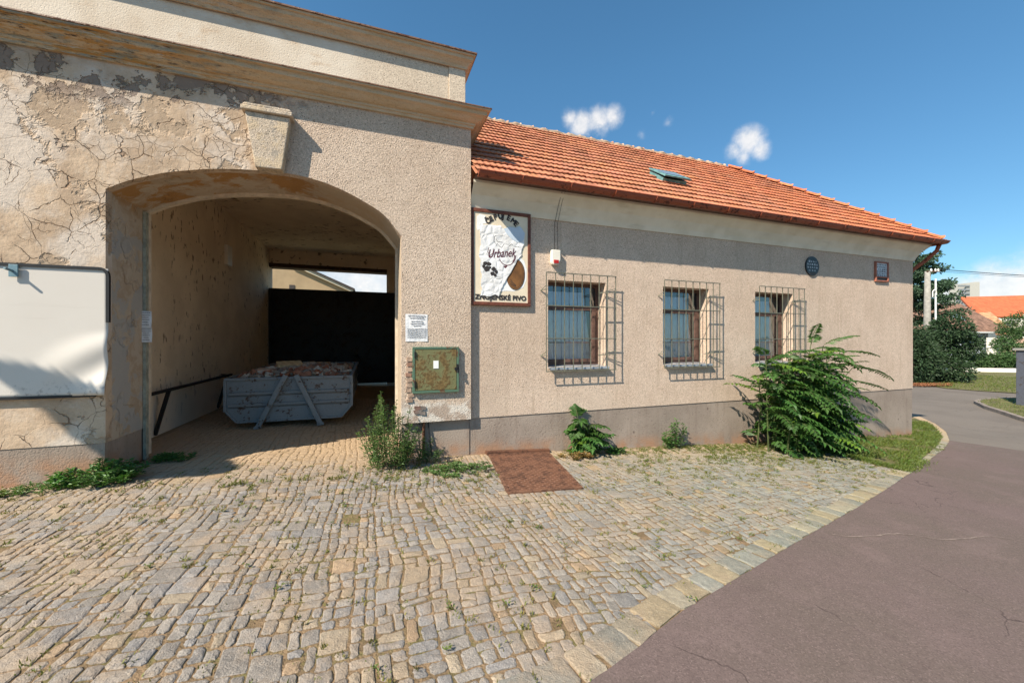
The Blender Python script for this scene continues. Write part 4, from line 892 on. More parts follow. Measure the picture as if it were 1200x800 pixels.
mb.build('plate', M['rustplate'], t)
mb = MB(); P = [Vector(p) for p in hatchP]; ctr = sum(P, Vector((0, 0)))/4
for i in range(4):
    a, b = P[i], P[(i+1) % 4]; w = .035
    if i == 3: pass
    mb.bar((a.x, a.y, hz(a.x, -.006)), (b.x, b.y, hz(b.x, -.006)), w, .05)
mb.build('rim', M['rustbar'], t)
mb = MB(); mb.prism([(1.70, -.09), (2.78, -.09), (2.80, -.0), (1.70, -.0)], lambda x, y: (x, y, hz(x, 0)), lambda x, y: (x, y, hz(x, .05))); mb.build('sill', M['rustplate'], t)

# ---------------------------------------------------------------- vegetation
def leaf(mb, p, d, n, L, W, tint, fold=.25):
    d = d.normalized(); s = d.cross(n)
    if s.length < 1e-4: s = d.cross(Vector((1, 0, 0)))
    s.normalize(); n = s.cross(d)
    m = p+d*L*.42; mb.add([p, m+s*W/2+n*W*fold, p+d*L-n*L*.12, m-s*W/2+n*W*fold], [(0, 1, 2), (0, 2, 3)], tint)
def pinnate(lv, sv, p, d, L, droop, pairs, ll, lw, tint):
    d = Vector(d).normalized(); pts = [Vector(p)]; N = pairs+2; cur = Vector(p); dd = d.copy()
    for k in range(N):
        cur = cur+dd*(L/N); pts.append(cur.copy()); dd = (dd+Vector((0, 0, -droop/N))).normalized()
    sv.tube(pts[::2] if len(pts) > 6 else pts, .004, 4, (1, 1, 1), False)
    for k in range(2, N+1):
        c = pts[k]; t = (pts[k]-pts[k-1]).normalized(); s = t.cross(Vector((0, 0, 1)))
        if s.length < .1: s = Vector((1, 0, 0))
        s.normalize(); up = s.cross(t); f = math.sin(PI*min(1, (k/(N+1))*.75+.2))**.7
        for sg in (-1, 1):
            q = rnd(.85, 1.15); tt = tuple(v*q for v in tint)
            leaf(lv, c, s*sg+t*rnd(.25, .55)-up*rnd(.05, .35), up+s*sg*.2, ll*f*rnd(.85, 1.1), lw*rnd(.9, 1.1), tt)
    leaf(lv, pts[-1], dd, Vector((0, 0, 1)), ll*.8, lw, tint)
def ailanthus(name, label, base, stems, spread, hmin, hmax, lean, nfr, fl, cat='shrub'):
    t = thing(name, label, cat, base); lv = MB(); sv = MB(); b = Vector(base)
    for i in range(stems):
        a = rnd(0, 2*PI); p0 = b+Vector((rnd(-.5, .5)*spread[0], rnd(-.4, .4)*spread[1], -.03)); h = rnd(hmin, hmax)
        tip = p0+Vector((rnd(-.5, .5)*spread[0]+lean[0]*h, rnd(-.35, .25)*spread[1]+lean[1]*h, h)); mid = (p0+tip)/2+Vector((rnd(-.1, .1), rnd(-.1, .05), .12*h))
        pts = [p0, p0.lerp(mid, .6), mid, mid.lerp(tip, .55), tip]; sv.tube(pts, [.016, .014, .012, .009, .005], 6)
        for k in range(nfr):
            u = .12+.88*(k/(nfr-1))**.8; seg = u*4; j = min(3, int(seg)); p = pts[j].lerp(pts[j+1], seg-j); an = k*2.4+i
            el = rnd(.05, .6)*(1 if u < .85 else 1.6); L = rnd(*fl)*(.75+.4*math.sin(PI*u))
            d = Vector((math.cos(an)+lean[2], math.sin(an)*.75-.25, el)); L *= (1 if d.x > 0 else .75); f = rnd(.75, 1.3); pinnate(lv, sv, p, d, L, rnd(.7, 1.5), int(5+L*6), rnd(.14, .18), .058, ((f*1.9, f*1.45, f*.7) if random.random() < .05 else (f*rnd(.9, 1.1), f, f*.9)))
    for v in range(len(lv.v)):           # leaves do not pass through the wall or the ground
        x, y, z = lv.v[v]; lv.v[v] = (x, min(y, -.012), max(z, zg(x)+.015))
    for v in range(len(sv.v)):
        x, y, z = sv.v[v]; sv.v[v] = (x, min(y, -.012), z)
    lv.build('foliage', M['ailanthus'], t, fix=False); sv.build('stem', M['stem'], t, fix=False); return t
ailanthus('tree_of_heaven', 'large bushy tree of heaven with feathery fronds before the third window', (7.8, -.55, zg(7.8)), 34, (1.45, .8), .55, 1.95, (.10, -.06, .55), 13, (.4, .8))
# extra tall shoots and the long fronds that reach to the right
t = thing('ailanthus_shoot', 'tall thin tree of heaven shoot rising in front of the third window bars', 'shrub', (8.5, -.4, zg(8.5))); lv, sv = MB(), MB()
for (p1, p2) in (((8.3, -.4), (8.55, -.45, 1.62)), ((8.5, -.4), (9.0, -.5, 1.35))):
    p0 = Vector((p1[0], p1[1], zg(8.4))); p2 = Vector(p2); sv.tube([p0, p0.lerp(p2, .5)+Vector((-.05, 0, .05)), p2], [.016, .012, .006], 6)
    for k in range(13):
        u = .45+.55*k/12; p = p0.lerp(p2, u); an = k*2.4; f = rnd(.85, 1.25); pinnate(lv, sv, p, (math.cos(an)+.5, math.sin(an)*.5-.15, rnd(.2, .8)), rnd(.5, .8), rnd(.6, 1.2), 13, .14, .043, (f, f, f*.9))
for px, py, dx, dz, L in ((965, 405, 1, .5, .9), (985, 412, 1, .12, 1.0), (1000, 430, 1, .02, 1.1), (985, 445, 1, .0, 1.25), (970, 455, 1, -.05, 1.3), (960, 470, 1, -.1, 1.3), (975, 428, 1, .2, .9), (950, 485, 1, -.2, 1.1), (935, 492, .8, -.25, 1.0), (950, 440, .9, .25, .9)):
    p = at_y(px, py, -.55); p0 = Vector((8.4, -.45, zg(8.4)+.2)); sv.tube([p0, p0.lerp(p, .6)+Vector((0, 0, .15)), p], .007, 5); f = rnd(.9, 1.3); pinnate(lv, sv, p, (dx, -.12, dz), L, rnd(.35, .7), 15, .15, .046, (f, f, f*.85))
lv.v = [(x, min(y, -.012), max(z, zg(x)+.01)) for x, y, z in lv.v]
lv.build('foliage', M['ailanthus'], t, fix=False); sv.build('stem', M['stem'], t, fix=False)
ailanthus('tree_of_heaven', 'small tree of heaven sapling growing beside the rusty cellar hatch', (3.5, -.16, zg(3.5)), 5, (.3, .2), .3, .7, (-.18, -.1, -.5), 8, (.22, .42), 'sapling')
def weedclump(name, label, base, rx, ry, h, n, mat, ll=.035, cat='weed', lean=(0, 0), wall=True):
    t = thing(name, label, cat, base); lv, sv = MB(), MB(); b = Vector(base)
    for i in range(n):
        a = rnd(0, 2*PI); r = math.sqrt(random.random()); p = b+Vector((math.cos(a)*r*rx, math.sin(a)*r*ry, -.02)); hh = h*(1-.55*r)*rnd(.6, 1.05)
        tip = p+Vector((math.cos(a)*r*rx*.5+rnd(-.12, .12)*h+lean[0]*hh, math.sin(a)*r*ry*.5+rnd(-.12, .12)*h+lean[1]*hh, hh)); sv.tube([p, p.lerp(tip, .5)+Vector((rnd(-.02, .02), rnd(-.02, .02), 0)), tip], .0035, 4, (1, 1, 1), False)
        f = rnd(.75, 1.3)
        for k in range(int(26+hh*80)):
            u = rnd(.12, 1); q = p.lerp(tip, u); an = rnd(0, 6.3); s = ll*rnd(.6, 1.2)
            br = Vector((math.cos(an), math.sin(an), rnd(.1, .8))); q = q+br*rnd(0, .07)*(1.2-u)
            leaf(lv, q, br, Vector((rnd(-.4, .4), rnd(-.4, .4), 1)), s, s*.5, (f*rnd(.85, 1.15), f, f*.9))
    if wall: lv.v = [(x, min(y, (-.012 if x > .4 or x < -2.92 else y)), max(z, zg(x)+.005)) for x, y, z in lv.v]
    lv.build('foliage', mat, t, fix=False); sv.build('stem', M['stem'], t, fix=False); return t
p = at_g(452, 545); weedclump('weed_bush', 'tall wispy green weed clump beside the right foot of the arch', (.22, -.42, zg(.22)), .24, .22, 1.1, 58, M['weed'], .04)
weedclump('weed_bush', 'thin straggling weeds in front of the rusty pipe stub', (.72, -.28, zg(.72)), .18, .11, .5, 13, M['weed'], .035)
weedclump('weed_bush', 'dark leafy weed clump at the left foot of the arch', (-2.90, -.25, 0), .30, .17, .34, 46, M['dockleaf'], .055)
weedclump('weed_bush', 'low dark weeds on the shaded cobbles just inside the arch', (-2.55, .55, 0), .28, .12, .12, 22, M['dockleaf'], .045, wall=False)
weedclump('weed_bush', 'low green weeds creeping along the foot of the left wall', (-3.35, -.3, 0), .38, .14, .10, 17, M['weed'], .04)
weedclump('weed_bush', 'low yellowish weeds at the far left foot of the wall', (-3.95, -.42, 0), .30, .16, .12, 18, M['grass'], .04)
weedclump('nettle_clump', 'upright green nettles against the wall below the second window', (5.3, -.15, zg(5.3)), .2, .06, .68, 11, M['dockleaf'], .055)
weedclump('weed_bush', 'small creeping weeds on the cobbles left of the cellar hatch', (1.0, -.75, zg(1)), .42, .22, .10, 42, M['weed'], .04)
weedclump('weed_bush', 'small round weed just right of the small sapling', (3.95, -.3, zg(3.95)), .14, .10, .16, 12, M['dockleaf'], .05)
weedclump('weed_bush', 'reddish dry low weeds at the foot of the small sapling', (3.05, -.45, zg(3)), .25, .12, .1, 16, m_leaf('dry_weed_leaf', (.22, .10, .04), (.16, .15, .05)), .05)
p = at_y(670, 476, -.03); weedclump('weed_bush', 'tiny sprig growing from the plinth edge above the sapling', (3.40, -.02, .38), .05, .01, .10, 4, M['dockleaf'], .05)
# grass
def blades(mb, x, y, n, h, spread, zofs=0):
    for _ in range(n):
        px, py = x+random.gauss(0, spread), y+random.gauss(0, spread); a = rnd(0, 6.3); hh = h*rnd(.5, 1.2); w = rnd(.003, .006); b = Vector((px, py, zg(px)+zofs)); d = Vector((math.cos(a), math.sin(a), 0)); s = Vector((-d.y, d.x, 0))*w
        f = rnd(.7, 1.25); mb.add([b-s, b+s, b+d*hh*.25+Vector((0, 0, hh*.65))+s*.6, b+d*hh*rnd(.4, .8)+Vector((0, 0, hh*.95))], [(0, 1, 2), (0, 2, 3)], (f*rnd(.9, 1.3), f, f*.8))
mb = MB(); k = 0
while k < 17000:
    x, y = rnd(6, 16.5), rnd(-2, 3)
    if not inpoly(x, y, verge): continue
    if mnoise.noise(Vector((x*1.6, y*1.6, 0))) < -.28: k += 1; continue
    blades(mb, x, y, 1, .07, .01, .018); k += 1
for k in range(4200):
    i = random.randrange(5); a, b = verge[i], verge[i+1]; u = random.random(); blades(mb, a[0]+(b[0]-a[0])*u+random.gauss(0, .06), a[1]+(b[1]-a[1])*u+random.gauss(0, .07), 1, .055, .02, .006)
tag(mb.build('verge_grass', M['grass'], fix=False), 'short green grass on the verge at the building corner', 'grass', kind='stuff')
mb = MB(); k = 0
while k < 3000:
    x = rnd(-4, 12.5); y = rnd(-4.4, -.03)
    if not inpoly(x, y, courtP) or inpoly(x, y, hatchP) or inpoly(x, y, verge): continue
    dens = .06+.95*max(0, min(1, (x-3)/3))*max(0, 1+y/2.4)+.5*math.exp(-((x-.9)/.9)**2-((y+.9)/.5)**2)+.55*max(0, 1+y/.5)*(x > 3 or x < -2.9)
    dens *= .4+1.2*max(0, mnoise.noise(Vector((x*1.3, y*1.3, 5)))+.3)
    if random.random() > dens: continue
    n = random.randint(5, 16); blades(mb, x, y, n, rnd(.010, .032), rnd(.010, .03), -.004); k += 1
    if random.random() < .12*(1+2*(y > -1.2)):
        for _ in range(8):
            a = rnd(0, 6.3); leaf(mb, Vector((x+rnd(-.03, .03), y+rnd(-.03, .03), zg(x)+.015)), Vector((math.cos(a), math.sin(a), .5)), Vector((0, 0, 1)), .024, .013, (.7, .9, .6))
for (px, py) in ((345, 562), (290, 566), (275, 569), (400, 561), (150, 573)):
    p = at_g(px, py)
    for _ in range(7): blades(mb, p.x+rnd(-.16, .16), p.y+rnd(-.04, .04), 7, .05, .02)
tag(mb.build('joint_weeds', M['joint'], fix=False), 'tiny grass and moss tufts growing in the cobble joints', 'weeds', kind='stuff')

# ---------------------------------------------------------------- across the side road
def leafmass(lv, c, r, n, size, tint=(1, 1, 1), shell=.55, flat=.0):
    c = Vector(c)
    for _ in range(n):
        d = Vector((random.gauss(0, 1), random.gauss(0, 1), random.gauss(0, 1))).normalized(); q = shell+(1-shell)*random.random()
        q *= 1+.18*mnoise.noise(d*2.3+c)
        p = c+Vector((d.x*r[0], d.y*r[1], d.z*r[2]))*q; s = size*rnd(.6, 1.3); f = rnd(.65, 1.35); up = Vector((rnd(-1, 1), rnd(-1, 1), rnd(-.3, 1)))
        leaf(lv, p, d+Vector((rnd(-.8, .8), rnd(-.8, .8), rnd(-.8, .4))), up, s, s*.5, tuple(v*f for v in tint))
def bushthing(name, label, cat, base, blobs, mat, size, trunk=None, group=None):
    t = thing(name, label, cat, base, group); lv = MB()
    for c, r, n in blobs: leafmass(lv, c, r, n, size)
    z0 = -.98
    lv.v = [(x, y, max(z, z0)) for x, y, z in lv.v]; lv.build('crown', mat, t, fix=False)
    tk = MB(); b = Vector(base); tk.tube([b-Vector((0, 0, .1)), b+Vector((.05, 0, (trunk or 1.5)*.6)), b+Vector((0, .05, trunk or 1.5))], [.11, .09, .05], 7); tk.build('trunk', M['bark'], t); return t
gz0 = -1.0
def G(px, depth): p = at_d(px, 400, depth); return Vector((p.x, p.y, gz0))
b = G(1085, 25.5); blobs = []
for px, py, rr in ((1072, 432, 1.25), (1098, 430, 1.25), (1118, 434, .95), (1080, 408, 1.25), (1108, 404, 1.35), (1130, 402, .85), (1116, 385, 1.0), (1060, 420, 1.8), (1055, 400, 1.5), (1140, 412, .6), (1088, 402, 1.05), (1104, 390, .9)):
    blobs.append((at_d(px, py, 25.5+rnd(-.6, .6)), (rr, rr, rr*.95), int(1500*rr*rr)))
bushthing('evergreen_shrub', 'big dark evergreen shrub at the corner of the side road', 'shrub', b, blobs, M['conifer'], .17, 3.5)
# pine behind it with layered branches
b = G(1064, 31); t = thing('pine_tree', 'pine with spreading layered branches behind the utility pole', 'tree', b); lv, tk = MB(), MB()
top = at_d(1064, 303, 31); tk.tube([b, b.lerp(top, .5), top], [.22, .16, .05], 8)
for k in range(34):
    u = .45+.55*k/33; p = b.lerp(top, u); a = k*2.4; L = 3.2*(1.25-u)+.6; d = Vector((math.cos(a), math.sin(a), rnd(.05, .3))).normalized(); q = p+d*L; tk.tube([p, p.lerp(q, .5)-Vector((0, 0, .1)), q], [.06, .04, .015], 5)
    for j in range(8): leafmass(lv, p.lerp(q, .25+.75*j/7), (.5, .5, .22), 55, .22, (1, 1, 1), .2)
for px, py in ((1112, 329), (1103, 334), (1108, 338), (1096, 344), (1100, 349), (1092, 332)):
    q = at_d(px, py, 30.5); tk.tube([b.lerp(top, .62), q], [.06, .015], 5)
    for j in range(6): leafmass(lv, q.lerp(b.lerp(top, .65), j*.07), (.45, .45, .16), 70, .20, (1.1, 1.1, 1), .2)
lv.build('crown', M['pine'], t, fix=False); tk.build('trunk', M['bark'], t)
# utility pole
D = 28.0; b = G(1086, D); top = at_d(1087, 318, D)
t = thing('utility_pole', 'tapered concrete utility pole with crossarm behind the evergreen shrub', 'pole', b)
MB().tube([b, top], [.24, .15], 12).build('pole', M['concrete'], t, smooth=True)
rt = Vector((ct, -st, 0)); fw = Vector((st, ct, 0))
q = top+rt*.36-fw*.2; MB().tube([Vector((q.x, q.y, gz0)), q-Vector((0, 0, .55))], .055, 8).build('conduit', M['metalwhite'], t)
mb = MB(); c = top+Vector((0, 0, -.02)); mb.bar(c-rt*.15-fw*.1, c+rt*.75-fw*.1, .07, .07); mb.build('crossarm', M['rustbar'], t)
mb = MB()
for k in (.15, .65, .45): p = c+rt*k-fw*.1; MB().tube([p, p+Vector((0, 0, .10)), p+Vector((0, 0, .2))], [.05, .06, .03], 8).build('insulator', M['tower_pipe'], t)
mb = MB(); p = at_d(1093, 343, D-.3); mb.tube([p+rt*.0+Vector((0, 0, -.3)), p+Vector((0, 0, .1)), p+rt*.12+Vector((0, 0, .22)), p+rt*.25+Vector((0, 0, .1)), p+rt*.26-Vector((0, 0, .15))], .035, 6); mb.build('bracket_hook', M['tower_pipe'], t)
mb = MB(); mb.tube([top-Vector((0, 0, 1.9)), top-Vector((0, 0, 1.9))+rt*.45], .06, 6); mb.build('clamp', M['bracket'], t)
for k, (o_, zz) in enumerate(((.65, 0.2), (.15, .2), (.45, .05))):
    p = c+rt*o_+Vector((0, 0, zz-.02))-fw*.1; e = at_d(1420+30*k, 318+2*k, 30); pts = [p.lerp(e, j/10)-Vector((0, 0, .5*math.sin(PI*j/10))) for j in range(11)]
    tag(MB().tube(pts, .012, 4).build('overhead_wire', M['cable']), ('overhead wire from the outer end of the pole crossarm', 'overhead wire from the inner end of the pole crossarm', 'lowest of the overhead wires leaving the pole crossarm')[k], 'wire', 'overhead wires from the utility pole')
# island lawn with kerb
isl = [at_g(1144, 473), at_g(1156, 479), at_g(1175, 485), at_g(1200, 493.5), at_g(1260, 512)]; isl = [(p.x, p.y) for p in isl]; back = [(p.x, p.y) for p in (at_g(1260, 478), at_g(1191, 468.5), at_g(1165, 469.5), at_g(1150, 470.5))]
poly = isl+back
sheet('lawn_island', poly, .10, M['turf'])
mb = MB(); P = [Vector(p) for p in poly]
for i in range(len(P)):
    a, b = P[i], P[(i+1) % len(P)]; mb.bar((a.x, a.y, gz0+.04), (b.x, b.y, gz0+.04), .14, .16)
tag(mb.build('island_kerb', M['kerb']), kind='structure')
mb = MB(); k = 0
while k < 5000:
    x, y = rnd(18, 30), rnd(-3, 4)
    k += 1
    if inpoly(x, y, poly): blades(mb, x, y, 1, .09, .01, .10)
tag(mb.build('island_grass', M['grass'], fix=False), 'green lawn on the kerbed island at the right edge', 'grass', kind='stuff')
lawn2 = [(p.x, p.y) for p in (at_g(1078, 450.5), at_g(1110, 455.5), at_g(1150, 458.5), at_g(1195, 461.5), at_g(1260, 463))]
sheet('far_lawn', lawn2+[(60, 2), (60, 40), (31, 40)], .03, M['turf'])
mb = MB()
for k in range(9000):
    x, y = rnd(29.5, 43), rnd(1, 14)
    if inpoly(x, y, lawn2+[(60, 2), (60, 40), (31, 40)]): blades(mb, x, y, 1, .13, .02, .03)
tag(mb.build('far_grass', M['grass'], fix=False), 'grass strip before the white garden wall', 'grass', kind='stuff')
mb = MB()
for k in range(900):
    p = at_g(rnd(1068, 1115)-0, rnd(450, 453.5)); a = rnd(0, 6.3); leaf(mb, Vector((p.x, p.y, gz0+.045+rnd(0, .03))), Vector((math.cos(a), math.sin(a), .2)), Vector((0, 0, 1)), .16, .08, (rnd(.8, 1.3), 1, 1))
tag(mb.build('fallen_leaves', plain('brown_dead_leaf', (.30, .13, .06), .8, .3, 3), fix=False), 'brown fallen leaves under the evergreen shrub', 'leaves', kind='stuff')
# gate pillar at the right edge: end of a wall running out of frame
pb = at_g(1214, 480); t = thing('gate_pillar', 'rendered gate pillar with cap at the right edge, shade painted as blue grey', 'pillar', (pb.x, pb.y, gz0)); z1 = at_d(1191, 411, (pb-CAM).dot(fw)).z  # the pillar's shade is put into its dark blue grey colour
MB().obox(pb+rt*.5+fw*.3+Vector((0, 0, (z1-gz0)/2)), .5, .3, (z1-gz0)/2, Matrix.Rotation(-TH, 4, 'Z')).build('shaft', M['pillar'], t, bevel=.02); c = pb+rt*.5+fw*.3; MB().obox((c.x, c.y, z1+.045), .56, .36, .045, Matrix.Rotation(-TH, 4, 'Z')).build('cap', M['concrete'], t, bevel=.01)
# white garden wall
def oriented(px, py0, depth): return at_d(px, py0, depth)
a = G(1096, 34); bb = G(1330, 31); h1 = at_d(1150, 431, 33.3).z
t = thing('garden_wall', 'low white rendered garden wall behind the grass strip', 'wall', a)
mb = MB(); dv = (bb-a); dv.normalize(); L_ = (bb-a).length; nrm_ = Vector((-dv.y, dv.x, 0))
mb.bar(a+Vector((0, 0, (h1-gz0)/2)), bb+Vector((0, 0, (h1-gz0)/2)), .25, h1-gz0); mb.build('wall', M['whitewall'], t); MB().bar(a+Vector((0, 0, h1+.035)), bb+Vector((0, 0, h1+.035)), .34, .07).build('coping', M['cap'], t)
for lab, items in (('trimmed green hedge directly behind the white garden wall', [(px, 424, 36, .75) for px in range(1128, 1215, 10)]),
                   ('rounded green shrub to the right of the brown roofed house', [(1186, 412, 38, 1.0), (1178, 405, 39, .8), (1194, 416, 38, .9)]),
                   ('leafy tree in front of the orange roofed house at the right edge', [(1192, 384, 44, 1.5), (1204, 378, 44, 1.7), (1183, 390, 44, .9), (1212, 395, 44, 2.)])):
    bl = [(at_d(px+rnd(-2, 2), py+rnd(-2, 2), d), (r*1.1, r, r*.85), int(650*r+200)) for px, py, d, r in items]
    bushthing('hedge' if 'hedge' in lab else ('shrub' if 'shrub' in lab else 'leafy_tree'), lab, 'hedge' if 'hedge' in lab else ('shrub' if 'shrub' in lab else 'tree'), G(items[0][0], items[0][2]), bl, M['hedge'], .2, 1.5)
# brown hipped house
def frame_pt(px, py, depth, back=0): return at_d(px, py, depth)+fw*back
t = thing('bungalow', 'pale house with old brown hipped tile roof behind the evergreen shrub', 'house', G(1140, 46))
D = 46; e0 = at_d(1090, 388, D); e1 = at_d(1187, 388.5, D); r0 = at_d(1085, 352, D+4); r1 = at_d(1126, 356, D+4)
e0 = e1-rt*12; r0 = r1-rt*5.5; e2 = e1+fw*9; e3 = e0+fw*9
for q in (r0,): q.z = r1.z
for q in (e0, e2, e3): q.z = e1.z
mb = MB(); mb.add([e0, e1, e2, e3, r0, r1], [(0, 1, 5, 4), (1, 2, 5), (2, 3, 4, 5), (3, 0, 4)]); roof2 = mb.build('roof', M['browntile'], t)
mb = MB(); mb.bar(e0-Vector((0, 0, .08)), e1-Vector((0, 0, .08)), .14, .14); mb.bar(e1-Vector((0, 0, .08)), e2-Vector((0, 0, .08)), .14, .14); mb.build('gutter', M['metalwhite'], t)
mb = MB(); c = (e0+e2)/2; zc = (e1.z-.1+gz0)/2; mb.obox((c.x-rt.x*.8, c.y-rt.y*.8, zc), 5.0, 3.6, (e1.z-.1-gz0)/2, Matrix.Rotation(-TH, 4, 'Z')); mb.build('wall', M['shadewall'], t)  # shade under the eave is put into the wall's pale blue
w = at_d(1164, 404, D-.3); mb = MB(); mb.obox((w.x, w.y, (gz0+e1.z-.7)/2), .45, .3, (e1.z-.7-gz0)/2, Matrix.Rotation(-TH, 4, 'Z')); mb.build('chimney_breast', M['whitewall'], t)
w = at_d(1150, 399, D+.75); mb = MB(); mb.obox(w, .5, .15, .45, Matrix.Rotation(-TH, 4, 'Z')); mb.build('window', M['towerdark'], t)
s0 = at_d(1126, 370, D+1.6); sn = (Vector(e1)-Vector(e0)).cross(Vector(r0)-Vector(e0)).normalized(); upr = (r1-e1); upr = (upr-rt*upr.dot(rt)).normalized()
mb = MB(); k = e0+rt*7.2+upr*2.0+sn*.08*(1 if sn.z > 0 else -1); mb.add([k, k+rt*1.1, k+rt*1.1+upr*1.3, k+upr*1.3, k-sn*.2, k+rt*1.1-sn*.2], [(0, 1, 2, 3), (0, 1, 5, 4)]); mb.build('roof_window', M['skybluepane'], roof2)
# white shed and tiled lean-to to its right
t = thing('garden_shed', 'small brick coloured lean to with red tiled roof beside the bungalow', 'shed', G(1180, 52)); a = at_d(1148, 371, 54); b = at_d(1178, 391, 52)
mb = MB(); mb.add([at_d(1146, 368, 56), at_d(1160, 367, 56), at_d(1190, 392, 51), at_d(1168, 393, 51)], [(0, 1, 2, 3)]); o = mb.build('roof', plain('worn_orange_tiles', (.50, .25, .13), .85, .3, 2), t); o.modifiers.new('t', 'SOLIDIFY').thickness = .2
mb = MB(); p = at_d(1180, 396, 53); mb.obox((p.x, p.y, (gz0+p.z)/2), 1.6, .8, (p.z-gz0)/2, Matrix.Rotation(-TH, 4, 'Z')); mb.build('wall', plain('pale_brick', (.50, .33, .24), .9, .3, 3), t)
# orange roofed house
D = 70; t = thing('orange_roof_house', 'long white house with bright orange tiled roof at the right', 'house', G(1190, D))
r0, r1 = at_d(1126, 349, D), at_d(1290, 343, D); e0 = at_d(1140, 373, D-5); e1 = at_d(1197, 374, D-5)
a0 = at_d(1118, 351, D); mb = MB(); rr0 = a0; rr1 = a0+rt*24; f0 = at_d(1148, 372, D-7); f1 = f0+rt*6.2
# front slope: eave lower, right gable wing stands forward
mb.add([at_d(1124, 349.5, D), at_d(1330, 344, D), at_d(1330, 374, D-8), at_d(1146, 372.5, D-8)], [(0, 1, 2, 3)]); o = mb.build('roof', M['orangetile'], t); o.modifiers.new('t', 'SOLIDIFY').thickness = .25
mb = MB(); c = at_d(1235, 373, D-4); mb.obox((c.x, c.y, (gz0+c.z-.4)/2), 11., 3.0, (c.z-.4-gz0)/2, Matrix.Rotation(-TH, 4, 'Z')); mb.build('wall', M['whitewall'], t)
mb = MB(); q = [at_d(1166, 374, D-9), at_d(1184, 374, D-9), at_d(1184, 378, D-9), at_d(1166, 378, D-9)]; mb.add(q, [(0, 1, 2, 3)]); o = mb.build('white_dormer', M['whitewall'], t); o.modifiers.new('t', 'SOLIDIFY').thickness = .8
mb = MB(); q = [at_d(1193, 377, D-9), at_d(1206, 360, D-9), at_d(1240, 345, D-9), at_d(1240, 400, D-9), at_d(1193, 400, D-9)]; mb.add(q, [(0, 1, 2, 3, 4)]); o = mb.build('gable', M['whitewall'], t); o.modifiers.new('t', 'SOLIDIFY').thickness = -.6
# distant tower block
D = 300; t = thing('tower_block', 'distant pale concrete tower block with balcony bands above the roofs', 'building', G(1131, D))
for (x0, x1, ytop, dd) in ((1122, 1137, 333, 0), (1137, 1142.5, 331, 3)):
    p0, p1 = at_d(x0, ytop, D), at_d(x1, ytop, D); c = (p0+p1)/2; w = (p1-p0).length/2
    MB().obox((c.x, c.y, (c.z+gz0)/2)+Vector() if False else Vector((c.x, c.y, (c.z+gz0)/2))+fw*dd, w, 6, (c.z-gz0)/2, Matrix.Rotation(-TH, 4, 'Z')).build('wall', M['towerwall'], t)
for k in range(9):
    a, b = at_d(1123, 335+k*4.4, D-6.4), at_d(1136, 335+k*4.4, D-6.4); MB().bar(a, b, .8, 1.2).build('balcony_band', M['towerdark'], t)
p = at_d(1115, 342, 330); 
# tree added out of view, its bough shaped to shade the lower left wall
tb = Vector((-15.6, -2.6, 0)); t = thing('leafy_tree', 'added unseen leafy tree with a bough shaped to shade the left wall', 'tree', tb); lv, tk = MB(), MB()
tk.tube([tb-Vector((0, 0, .1)), tb+Vector((.1, .1, 3)), tb+Vector((0, 0, 7.5))], [.22, .17, .06], 10)
kk = 2.2
def back(x, z, k=kk): return Vector((x, FY, z))-SUN*k
lob = [(-3.66, 1.16, .012), (-3.42, 1.02, .09), (-3.15, .79, .19), (-2.9, .56, .25), (-2.6, .35, .32), (-2.3, .18, .27), (-2.0, .03, .19), (-1.72, -.12, .13), (-1.5, -.25, .07)]
for i in range(len(lob)-1):
    for q in range(4):
        u = q/4; x, z, r = [lob[i][j]+(lob[i+1][j]-lob[i][j])*u for j in range(3)]; leafmass(lv, back(x, z), (r*.95, r*.95, r*.95), int(220+1300*r), .075, (1, 1, 1), .1)
tk.tube([tb+Vector((0, 0, 4.6)), back(-6.5, 1.9), back(-3.75, 1.2), back(-2.6, .35), back(-1.6, -.18)], [.07, .03, .012, .012, .008], 6)
for _ in range(14): c = tb+Vector((rnd(-1.8, 1.2), rnd(-.8, 1.2), rnd(5.6, 8.5))); leafmass(lv, c, (1., 1., .8), 500, .16, (1, 1, 1), .3)
lv.build('crown', M['hedge'], t, fix=False); tk.build('trunk', M['bark'], t)

# ---------------------------------------------------------------- sky, sun, camera
W = bpy.data.worlds.new('World'); S.world = W; W.use_nodes = True; nt = W.node_tree; nt.nodes.clear()
out = nt.nodes.new('ShaderNodeOutputWorld'); bg = nt.nodes.new('ShaderNodeBackground'); nt.links.new(bg.outputs[0], out.inputs[0])
sky = nt.nodes.new('ShaderNodeTexSky'); sky.sky_type = 'NISHITA'; sky.sun_disc = False
el = math.atan2(1.97, math.hypot(1.89, 1)); sky.sun_elevation = el; sky.sun_rotation = math.atan2(-1.89, -1.0); sky.air_density = 1.0; sky.dust_density = .25; sky.ozone_density = 2.2
bg.inputs[1].default_value = .085; S.cycles.diffuse_bounces = 8
tc = nt.nodes.new('ShaderNodeTexCoord'); vec = tc.outputs['Generated']
def wm(op, a, b=None, c=None, clamp=False):
    n = nt.nodes.new('ShaderNodeMath'); n.operation = op; n.use_clamp = clamp
    for i, v in enumerate((a, b, c)):
        if v is None: continue
        if isinstance(v, (int, float)): n.inputs[i].default_value = v
        else: nt.links.new(v, n.inputs[i])
    return n.outputs[0]
def wn(scale, detail, rough):
    n = nt.nodes.new('ShaderNodeTexNoise'); n.inputs['Scale'].default_value = scale; n.inputs['Detail'].default_value = detail; n.inputs['Roughness'].default_value = rough; nt.links.new(vec, n.inputs['Vector']); return n.outputs['Fac']
n1 = wn(19, 8, .62); n2 = wn(70, 6, .6)
tot = None
